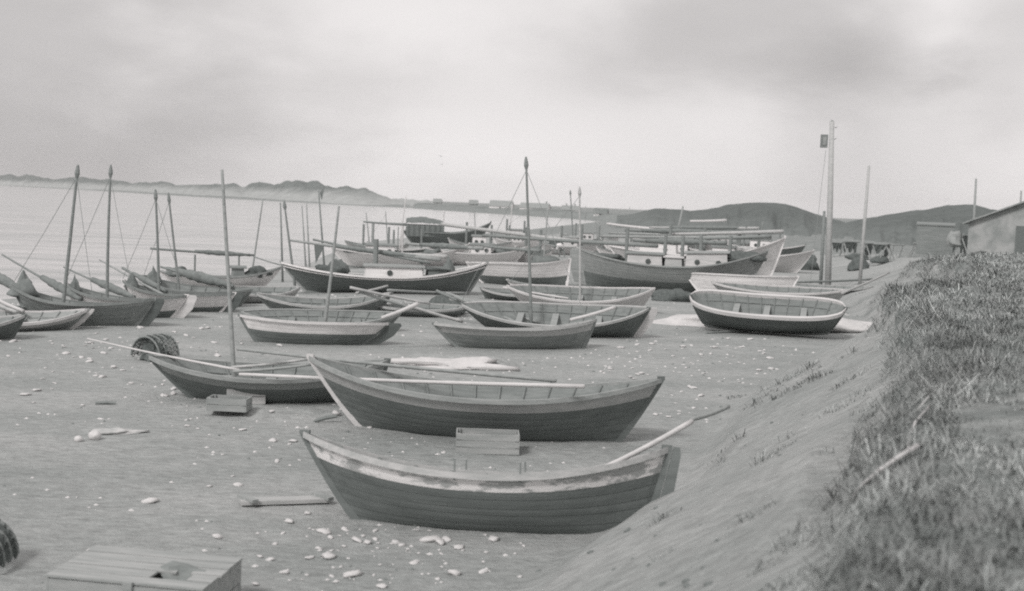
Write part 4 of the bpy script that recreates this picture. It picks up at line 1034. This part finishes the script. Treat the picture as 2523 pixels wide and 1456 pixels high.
while cnt < 190:
    if cnt < 60: px, py = RND.uniform(20, 560), RND.uniform(835, 1000)
    elif cnt < 130: px, py = RND.uniform(1450, 1900), RND.uniform(830, 1030)
    elif cnt < 165: px, py = RND.uniform(450, 1100), RND.uniform(1000, 1240)
    else: px, py = RND.uniform(100, 700), RND.uniform(800, 860)
    g = G(px, py)
    if float(terrain(np.array([g.x]), np.array([g.y]))[2][0]) > -0.3: continue
    stone(px, py, RND.choice((.03, .035, .04, .05, .06, .08)) * (g.length / 18) ** .5, S2); cnt += 1
CL = 'dark turf clod fallen on the sand slope'
# uncounted shells and pebbles
pb = MB()
for i in range(5200):
    y = 7 + 45 * RND.random() ** 1.3; x = RND.uniform(-0.52 * y - 1, 0.40 * y)
    z, lip, sd, s = terrain(np.array([x]), np.array([y]))
    if sd[0] > 0.2 or s[0] < 3: continue
    dens = fbm(np.array([x]), np.array([y]), 2.6, 3, 77)[0]
    if dens < RND.uniform(-0.15, 0.22): continue
    r = RND.uniform(.007, .022) * (1 + y / 22); a = RND.uniform(0, 6.28); c, sn = math.cos(a) * r, math.sin(a) * r
    mi = 0 if RND.random() < .7 else 1
    zz = z[0] + .002
    pb.add([(x + c * 1.4, y + sn * 1.4, zz), (x - sn, y + c, zz), (x - c * 1.3, y - sn * 1.3, zz), (x + sn, y - c, zz), (x, y, zz + r * .7)], [(0, 1, 4), (1, 2, 4), (2, 3, 4), (3, 0, 4)], mi)
o = pb.build('pebbles', [M_STONE, M_STONED]); tag(o, 'small shells and pebbles strewn over the sand', 'pebbles', None, 'stuff')

# ------------------------------------------------------------------ poles, hut, racks, village
def pole(label, base, top, r, m, d=None, name='pole', cat='pole'):
    g = on_ground(*base) if d is None else U(base[0], base[1], d)
    dd = proj(g)[2]; t = U(top[0], top[1], dd)
    if d is not None:
        g.z = tz(g.x, g.y)
    v = t - g
    o = empty(name, Matrix.Translation(g), label, cat)
    MB().tube([Vector((0, 0, -.2)), v * .5, v], [r * 1.1, r, r * .8], 10).build('shaft', m, o, smooth=True)
    return o, v, dd
tp, v, dd = pole('tall pale telegraph pole with a dark box near its top, behind the round boat', (2040, 716), (2050, 300), 0.155, M_MID, name='telegraph_pole', cat='pole')
MB().tube([v - Vector((0, 0, .12)), v + Vector((0, 0, .09))], [.13, .06], 10).build('cap', M_WOOD, tp)
k = dd / F
bxo = MB().box(v + Vector((-16.5 * k, 0, -48 * k)), (16 * k, .22, 32 * k)).build('junction_box', M_WOODD, tp)
MB().box(v + Vector((-16.5 * k, -.125, -48 * k)), (9 * k, .02, 20 * k)).build('box_door', M_GREY, bxo)
for z in (14, 42):
    MB().tube([v + Vector((2 * k, 0, -z * k)), v + Vector((12 * k, 0, -z * k)), v + Vector((13 * k, 0, -z * k + .08))], .018, 6).build('insulator_bracket', M_IRON, tp)
MB().tube([v + Vector((-11 * k, 0, -70 * k)), v * .55 + Vector((-.55, 0, 0)), Vector((-1.0, 0, .1))], .012, 5).build('cable', M_ROPE, tp)
pole('leaning bare pole, second in line after the telegraph pole', (2122, 640), (2141, 408), 0.09, M_MID, 64, cat='pole')
pole('thin bare pole rising behind the whitewashed hut', (2400, 560), (2405, 440), 0.10, M_WOOD, 95, cat='pole')
pole('short dark post beside the telegraph pole', (2026, 640), (2031, 520), 0.09, M_WOODD, 66, cat='post')
pole('short thin pole above the roof of the whitewashed hut', (2512, 600), (2516, 470), 0.07, M_WOOD, 78, cat='pole')
pole('leaning thin pole at the foot of the hill', (1668, 560), (1683, 508), 0.12, M_WOOD, 130, cat='pole')

M_WALL = mat('whitewashed_wall', 0.40, 0.27, 1.3, 0.9, (1, 1, 1), 0.4, 12, 0.36, 0.62)
M_ROOF = mat('old_roof', 0.34, 0.25, 3, 0.9)
M_ROOFT = mat('thatch', 0.24, 0.17, 2.0, 0.95)
def house(name, label, c, yaw, Lx, Ly, hw, hr_, wall, roof, chim=(), openings=(), group=None, cat='house', over=0.25):
    """ridge along local x; gables at +-x"""
    o = empty(name, Matrix.Translation(c) @ Matrix.Rotation(yaw, 4, 'Z'), label, cat, group)
    mb = MB(); x, y = Lx / 2, Ly / 2
    vs = [(-x, -y, -.6), (x, -y, -.6), (x, y, -.6), (-x, y, -.6), (-x, -y, hw), (x, -y, hw), (x, y, hw), (-x, y, hw), (-x, 0, hw + hr_), (x, 0, hw + hr_)]
    mb.add(vs, [(0, 1, 5, 4), (2, 3, 7, 6), (1, 2, 6, 9, 5), (3, 0, 4, 8, 7), (0, 3, 2, 1)])
    w = mb.build('wall', wall, o)
    rb = MB(); s = hr_ / y; t = max(.08, hw * .05)
    for sg in (-1, 1):
        a = [(-x - over, sg * (y + over), hw - s * over + .02), (x + over, sg * (y + over), hw - s * over + .02), (x + over, 0, hw + hr_ + .02), (-x - over, 0, hw + hr_ + .02)]
        b = [(p[0], p[1], p[2] + t) for p in a]
        rb.add(a + b, [(0, 3, 2, 1), (4, 5, 6, 7), (0, 1, 5, 4), (1, 2, 6, 5), (3, 0, 4, 7)] if sg < 0 else [(0, 1, 2, 3), (7, 6, 5, 4), (4, 5, 1, 0), (5, 6, 2, 1), (7, 4, 0, 3)])
    r_ = rb.build('roof', roof, o)
    for cx in chim: MB().box((cx * x, 0, hw + hr_ + .35), (.6, .6, 1.3)).build('chimney', M_WALL if wall is not M_WALL else M_WOODD, r_)
    for (kind, face, u, zc, w_, h_) in openings:
        if face == 'y': ctr = (u, -y - .0, zc); dim = (w_, .06, h_)
        elif face == 'x-': ctr = (-x, u, zc); dim = (.06, w_, h_)
        else: ctr = (x, u, zc); dim = (.06, w_, h_)
        MB().box(ctr, dim).build(kind, M_TAR2 if kind == 'door' else M_HOLE, o)
    return o
# whitewashed hut, gable toward the camera
ed = 62.0
pL, pR = U(2392, 640, ed), U(2700, 640, ed)
wd = (pR - pL).length
ctr = (pL + pR) / 2; gz = 2.2
rz = U(2545, 488, ed).z - gz; ez = U(2392, 548, ed).z - gz
az = math.atan2(ctr.x, ctr.y)
dirv = Vector((math.sin(az), math.cos(az), 0))
house('hut', 'whitewashed hut with a sloping dark roof edge on the grassy bank', Vector((ctr.x, ctr.y, gz)) + dirv * 3.0, math.pi / 2 - az, 6.0, wd, ez, rz - ez, M_WALL, M_ROOF, (),
      [('door', 'x-', -0.55 + 1.1, 0.9, 0.8, 1.7)], cat='hut', over=0.3)
p = U(2303, 600, 72); house('shed', 'low dark boarded shed to the left of the whitewashed hut', Vector((p.x, p.y, U(2303, 603, 72).z)), math.radians(-20), 2.1, 2.2, 1.15, 0.12, M_TAR, M_TAR, cat='shed', over=.05)
# net drying racks: A-frames with a rail and hung nets
def rack(label, px, py, wpx, hpx, yaw, net=True):
    g = on_ground(px, py); k_ = proj(g)[2] / F; wid, h = wpx * k_, hpx * k_
    o = empty('net_rack', Matrix.Translation(g) @ Matrix.Rotation(yaw, 4, 'Z'), label, 'net rack', 'net racks on the grassy bank')
    for s in (-1, 1):
        MB().tube([(s * wid / 2, -h * .42, -.1), (s * wid / 2, h * .06, h * 1.06)], .05, 6).build('leg', M_WOOD, o)
        MB().tube([(s * wid / 2, h * .42, -.1), (s * wid / 2, -h * .06, h * 1.06)], .05, 6).build('leg', M_WOOD, o)
    MB().tube([(-wid / 2 - .2, 0, h), (wid / 2 + .2, 0, h)], .045, 6).build('rail', M_WOODD, o)
    if net:
        rows = []
        for j in range(5):
            rows.append([Vector((-wid / 2 + .1 + (wid - .2) * i / 16, .05 * math.sin(i * 1.3 + j) + .02 * j, h - (h * .8) * j / 4 * (.75 + .25 * math.sin(i * .9)))) for i in range(17)])
        nb = MB().grid(rows); nb.grid([[v + Vector((0, .06, 0)) for v in r_] for r_ in rows], flip=True)
        nb.build('hung_net', M_NET, o)
    return o
for i, (px, py, w_, h, yw, net, lab) in enumerate(((2140, 638, 40, 38, .9, True, 'net rack closest to the leaning bare pole'), (2185, 644, 40, 42, 1.1, True, 'net rack right of the leaning bare pole, nets hung low'),
        (2095, 630, 50, 34, .6, True, 'net rack between telegraph pole and leaning pole'), (2252, 642, 20, 42, 1.0, False, 'bare crossed net rack in front of the dark shed'),
        (2378, 650, 60, 70, .8, True, 'tallest net rack with nets hung beside the whitewashed hut'), (2325, 645, 70, 44, .3, True, 'net rack between dark shed and whitewashed hut'),
        (2062, 628, 30, 30, .2, True, 'small net rack just right of the telegraph pole'), (2212, 640, 30, 36, .5, False, 'bare crossed rack left of the dark shed'), (2405, 655, 40, 50, 1.2, True, 'net rack against the near corner of the whitewashed hut'), (2160, 632, 60, 30, .1, True, 'long low net rack behind the others by the leaning pole'))):
    rack(lab, px, py, w_, h, yw, net)
q = U(2352, 600, 64); heap('canvas_heap', 'grey canvas bundle hung beside the dark shed', Vector((q.x, q.y, tz(q.x, q.y) + .9)), (.4, .3, .6), M_WOOD, 51, 'canvas')
# far village
for (nm, lab, xa, xb, ytop, ybot, d, wall, roof, ch, yw) in (
    ('cottage', 'tiny house farthest along the coast, on the dune end', 1068, 1088, 495.5, 503, 640, M_WALL, M_ROOF, (), 0.1),
    ('cottage', 'small dark-roofed cottage standing alone on the coast', 1156, 1177, 498.5, 507, 600, M_ROOF, M_ROOF, (), 0.0),
    ('cottage', 'long low cottage with a pale gable on the far coast', 1208, 1262, 500, 517, 560, M_WHITE, M_ROOF, (), 0.25),
    ('cottage', 'long cottage with a chimney and a white gable', 1284, 1352, 506, 520, 530, M_WHITE, M_ROOF, (.8,), 0.3),
    ('cottage', 'pale cottage row behind the two thin masts', 1385, 1426, 512.5, 524, 500, M_WHITE, M_ROOF, (.5, -.5), 0.1),
    ('cottage', 'white-walled cottage with a dark roof and bright white gable', 1465, 1496, 518.5, 533.5, 430, M_WHITE, M_ROOFT, (), 0.3)):
    a, b = U(xa, ybot, d), U(xb, ybot, d)
    Lx = (b - a).length / math.cos(yw); c = (a + b) / 2
    H = (ybot - ytop + 6) * d / F
    house(nm, lab, c, math.atan2(b.y - a.y, b.x - a.x) - yw, Lx, Lx * .45 if Lx < 8 else 5.0, H * .42, H * .55, wall, roof, ch, [('window', 'y', 0, H * .22, .8, .7)], 'houses of the far village')
for (px, py, yt, lab) in ((1427 + 16, 527, 507, 'thin post right of the pale cottage row'), (1551, 530, 511, 'thin post between white cottage and hill')):
    pole(lab, (px, py + 2), (px, yt), 0.16, M_WOOD, 420, cat='post')

# gulls
def gull(label, px, py, d, span, bank_):
    o = MB(); s = span / 2
    for sg in (-1, 1):
        a = [(0, .12 * s, .0), (sg * .45 * s, .16 * s, .22 * s), (sg * s, -.05 * s, .06 * s), (sg * .5 * s, -.06 * s, .2 * s), (0, -.14 * s, 0)]
        o.add(a, [(0, 1, 3, 4), (1, 2, 3)]); o.add([(x, y, z - .02 * s) for x, y, z in a], [(4, 3, 1, 0), (3, 2, 1)])
    w = MB().blob((0, 0, 0), (.09 * s, .36 * s, .09 * s), 1, 2, .05)
    root = w.build('gull', M_TAR, smooth=True); root.location = U(px, py, d); root.rotation_euler = (0.2, bank_, 0.6)
    tag(root, label, 'bird', 'gulls in the sky'); o.build('wings', M_TAR, root)
gull('gull with spread wings, the higher of two over the bay', 1086, 385, 170, 1.0, .2); gull('small gull, the lower of two over the bay', 1089, 405, 190, .7, -.3)

# crouching man between the far boats
def person():
    g = on_ground(1384, 634); k = proj(g)[2] / F
    h = 1.0
    me = bpy.data.meshes.new('person')
    jo = [((0, 0, .80), .15), ((.14, -.02, .45), .085), ((.22, -.05, .06), .055), ((.24, -.2, .03), .045), ((-.13, .05, .45), .085), ((-.2, .1, .06), .055), ((-.18, -.06, .03), .045),
          ((-.18, -.12, .92), .16), ((-.38, -.2, .90), .15), ((-.46, -.24, .86), .06), ((-.56, -.28, .78), .105),
          ((-.36, -.36, .82), .06), ((-.42, -.38, .55), .05), ((-.5, -.42, .34), .04), ((-.40, -.05, .80), .06), ((-.46, -.04, .55), .05), ((-.55, -.1, .34), .04)]
    ed = [(0, 1), (1, 2), (2, 3), (0, 4), (4, 5), (5, 6), (0, 7), (7, 8), (8, 9), (9, 10), (8, 11), (11, 12), (12, 13), (8, 14), (14, 15), (15, 16)]
    me.from_pydata([j[0] for j in jo], ed, [])
    o = bpy.data.objects.new('person', me); COL.objects.link(o)
    m = o.modifiers.new('skin', 'SKIN'); s = o.modifiers.new('smooth', 'SUBSURF'); s.levels = s.render_levels = 1
    for i, j in enumerate(jo): me.skin_vertices[0].data[i].radius = (j[1], j[1])
    me.skin_vertices[0].data[0].use_root = True
    me.materials.append(M_TAR); o.location = g
    tag(o, 'person in a pale shirt and dark trousers bending down among the far boats', 'person')
    sm = MB().tube([(.03, .0, .80), (-.16, -.12, .925), (-.36, -.2, .91), (-.44, -.23, .88)], [.175, .185, .18, .09], 12)
    sm.tube([(-.36, -.33, .85), (-.42, -.38, .6)], [.075, .065], 8); sm.tube([(-.38, -.06, .84), (-.46, -.04, .6)], [.075, .065], 8)
    sm.build('shirt', M_WHITE, o, smooth=True)
    MB().blob((-.57, -.285, .80), (.115, .11, .09), 2, 2, .1).build('hair', M_TAR2, o, smooth=True)
person()

# ------------------------------------------------------------------ grass on the bank
def onto_slope(px, py):
    for d in np.linspace(5, 45, 600):
        p = U(px, py, d)
        if p.z < tz(p.x, p.y): return p
    return U(px, py, 12)
TUFTS = [(2600 + a / 1.2507, 1200 + b / 1.2507, r) for a, b, r in ((70, 1095, .16), (510, 1090, .2), (800, 1150, .32), (690, 1240, .28), (620, 1310, .2), (700, 690, .2), (850, 390, .35), (960, 520, .35), (720, 380, .6), (560, 490, .45), (870, 775, .15),
    (580, 800, .15), (830, 1370, .3), (690, 1400, .25), (330, 790, .15), (420, 710, .15), (1050, 480, .4), (1000, 400, .4), (430, 490, .3), (760, 420, .4), (650, 750, .2), (1060, 560, .2), (60, 1290, .12))]
TUFTS = [(lambda g: (g.x, g.y, r))(onto_slope(px * .616, py * .616)) for px, py, r in TUFTS]
def tuft_mask(x, y):
    m = np.zeros(x.shape, bool)
    for (cx, cy, r) in TUFTS:
        m |= (((x - cx) * .75 + (y - cy) * .5) / (r * 1.3)) ** 2 + (((y - cy) * .75 - (x - cx) * .5) / (r * .45)) ** 2 + fbm(x, y, .3, 2, 91) < .8
    return m
def grass():
    M_G = mat('dune_grass', 0.36, 0.24, 1.2, 0.9, (1, 1, 1), 0, 1, .35, .65, 4, 'tone', 0.15)
    nc = 15000
    cy = 3.0 + 62 * NR.rand(nc) ** 1.9
    cx = NR.rand(nc) * (0.50 * cy + 3.5) - 1.5
    crad = NR.uniform(.03, .13, nc) * (1 + cy / 30); cln = np.clip(NR.gamma(3.0, .30, nc) + .25, 0, 2.0); ctone = NR.normal(1.1, .3, nc)
    nb = 250000; nf = 150000
    ci = NR.randint(0, nc, nb)
    ca = NR.uniform(0, 2 * np.pi, nb); cr = np.abs(NR.normal(0, 1, nb)) * crad[ci]
    fy = 3.0 + 62 * NR.rand(nf) ** 1.9; fx = NR.rand(nf) * (0.50 * fy + 3.5) - 1.5
    x = np.concatenate([cx[ci] + np.cos(ca) * cr, fx]); y = np.concatenate([cy[ci] + np.sin(ca) * cr, fy])
    lmul = np.concatenate([cln[ci], np.full(nf, .7)]); tmul = np.concatenate([ctone[ci], NR.normal(1.0, .2, nf)])
    outw = np.concatenate([np.stack([np.cos(ca), np.sin(ca)], 1) * .7, np.zeros((nf, 2))])
    n = nb + nf
    z, lip, sd, s = terrain(x, y)
    den = fbm(x, y, 2.2, 3, 55) + 0.5 * fbm(x, y, 0.7, 2, 57)
    edge = (LAST_E > 3.02) & (LAST_E < 3.9) & (y < 58)
    slope_t = tuft_mask(x, y) | (lip <= 0.05) & (sd > 0.8) & (fbm(x, y, 1.5, 3, 61) + 0.35 * fbm(x, y, .35, 2, 63) > 0.27)
    keep = ((lip > 0.6) & (den > NR.uniform(-.22, .20, n) - .3 * smooth(13, 22, y))) | (edge & (NR.rand(n) < .9)) | (slope_t & (NR.rand(n) < .75))
    lmul, tmul, outw = lmul[keep], tmul[keep], outw[keep]
    x, y, z, lip, sd, edge, den, st = x[keep], y[keep], z[keep], lip[keep], sd[keep], edge[keep], den[keep], slope_t[keep]
    n = len(x)
    far = np.clip(y / 14, 1, 4)
    ln = np.where(edge, NR.uniform(.05, .26, n) * (1 + 1.5 * fbm(x, y, .8, 2, 73)), NR.uniform(.03, .10, n) * (1 + 2.6 * np.clip(fbm(x, y, .55, 2, 83), 0, 1) * 2)) * np.clip(1 + den * 1.2, .5, 1.7)
    ln = np.where(st, NR.uniform(.05, .14, n), ln) * np.where(y > 18, 1.25, 1.0)
    ln = ln * lmul * np.clip(.62 + y / 40, 0, 1)
    wdt = NR.uniform(.0025, .0055, n) * far
    a = NR.uniform(0, 2 * np.pi, n)
    wind = np.stack([np.full(n, -.30), np.full(n, -.15)], 1)
    lean = np.stack([np.cos(a), np.sin(a)], 1) * NR.uniform(.5, 1.3, n)[:, None] + wind + outw
    droop = np.where(edge, NR.uniform(.3, 1.5, n), NR.uniform(.3, .9, n))
    px, py = np.cos(a + 1.57) * wdt, np.sin(a + 1.57) * wdt
    bx, by, bz = x, y, z - .015
    mx, my, mz = x + lean[:, 0] * ln * .35, y + lean[:, 1] * ln * .35, z + ln * (.62 - .25 * droop)
    tx, ty, tz_ = x + lean[:, 0] * ln * .95, y + lean[:, 1] * ln * .95, z + ln * (1.0 - 1.05 * droop)
    V = np.empty((n, 5, 3))
    V[:, 0] = np.stack([bx - px, by - py, bz], 1); V[:, 1] = np.stack([bx + px, by + py, bz], 1)
    V[:, 2] = np.stack([mx + px * .8, my + py * .8, mz], 1); V[:, 3] = np.stack([mx - px * .8, my - py * .8, mz], 1)
    V[:, 4] = np.stack([tx, ty, tz_], 1)
    V = V.reshape(-1, 3)
    base = np.arange(n) * 5
    loops = np.stack([base, base + 1, base + 2, base + 3, base + 3, base + 2, base + 4], 1).reshape(-1)
    me = bpy.data.meshes.new('grass')
    me.vertices.add(len(V)); me.vertices.foreach_set('co', V.reshape(-1))
    me.loops.add(len(loops)); me.loops.foreach_set('vertex_index', loops.astype(np.int32))
    me.polygons.add(2 * n)
    ls = np.stack([np.arange(n) * 7, np.arange(n) * 7 + 4], 1).reshape(-1)
    me.polygons.foreach_set('loop_start', ls.astype(np.int32))
    me.update(calc_edges=True)
    at = me.attributes.new('tone', 'FLOAT', 'POINT')
    tn = np.clip(tmul * NR.normal(1.0, .15, n) + 1.8 * fbm(x, y, 1.3, 3, 71), .45, 2.1); tn = np.where(edge | st, tn * .86, tn)
    at.data.foreach_set('value', np.repeat(tn, 5).astype(np.float32))
    me.materials.append(M_G)
    o = bpy.data.objects.new('grass', me); COL.objects.link(o)
    tag(o, 'dry dune grass growing over the bank and hanging at its broken edge', 'grass', None, 'stuff')
grass()
for i in range(34):
    p = onto_slope(*RND.choice(((RND.uniform(1700, 2130), RND.uniform(880, 1250)), (RND.uniform(1450, 1950), RND.uniform(1250, 1450)))))
    if p.z > 1.5: continue
    r = RND.choice((.02, .025, .03, .04)); o = bpy.data.objects.new('turf_clod', RND.choice(STONE_BM)[1]); COL.objects.link(o)
    o.scale = (r, r * 1.2, r * 1.6); o.rotation_euler = (RND.uniform(-.5, .5), RND.uniform(-.5, .5), RND.uniform(0, 6)); o.location = p + Vector((0, 0, r * .1)); tag(o, CL, 'clod', 'turf clods on the sand slope')
# pale roots and stalks hanging out of the bank edge
def root_(label, pts, r, m):
    P_ = []
    for (px, py, d) in pts: P_.append(U(px, py, d))
    o = MB().tube(P_, [r * (1 - .4 * i / (len(P_) - 1)) for i in range(len(P_))], 6).build('root', m, smooth=True, loc=P_[0]); tag(o, label, 'root', 'roots at the bank edge')
def onto(px, py):
    lo = None
    for d in np.linspace(4, 40, 500):
        p = U(px, py, d)
        if p.z < tz(p.x, p.y) + 0.05: return d - .05
    return 12
for lab, pl, r, m in (('long pale bare root curving down the edge of the grassy bank', [(2262, 1098), (2215, 1125), (2165, 1160), (2125, 1195), (2085, 1245)], .018, M_LIGHT),
                   ('thin pale stalk above the long pale root', [(2290, 1000), (2255, 1040), (2240, 1080), (2238, 1105)], .011, M_LIGHT),
                   ('thin dark upright stalk on the sand slope', [(2108, 1070), (2092, 1140), (2082, 1235)], .010, M_WOODD),
                   ('forked pale stalk in the upper grass of the bank edge', [(2330, 945), (2290, 975), (2260, 1010)], .011, M_WOODL)):
    root_(lab, [(x, y, onto(x, y)) for x, y in pl], r, m)

# ------------------------------------------------------------------ sea air
def haze():
    m = bpy.data.materials.new('sea_air'); m.use_nodes = True
    t = m.node_tree; t.nodes.clear()
    v = N(t, 'ShaderNodeVolumePrincipled'); v.inputs['Color'].default_value = (0.97, 0.95, 0.945, 1); v.inputs['Density'].default_value = 0.00012
    o = N(t, 'ShaderNodeOutputMaterial'); t.links.new(v.outputs[0], o.inputs['Volume'])
    b = MB().box((-900, 1300, 25), (5200, 3300, 62)).build('haze', m)
    tag(b, None, None, None, 'stuff')
haze()
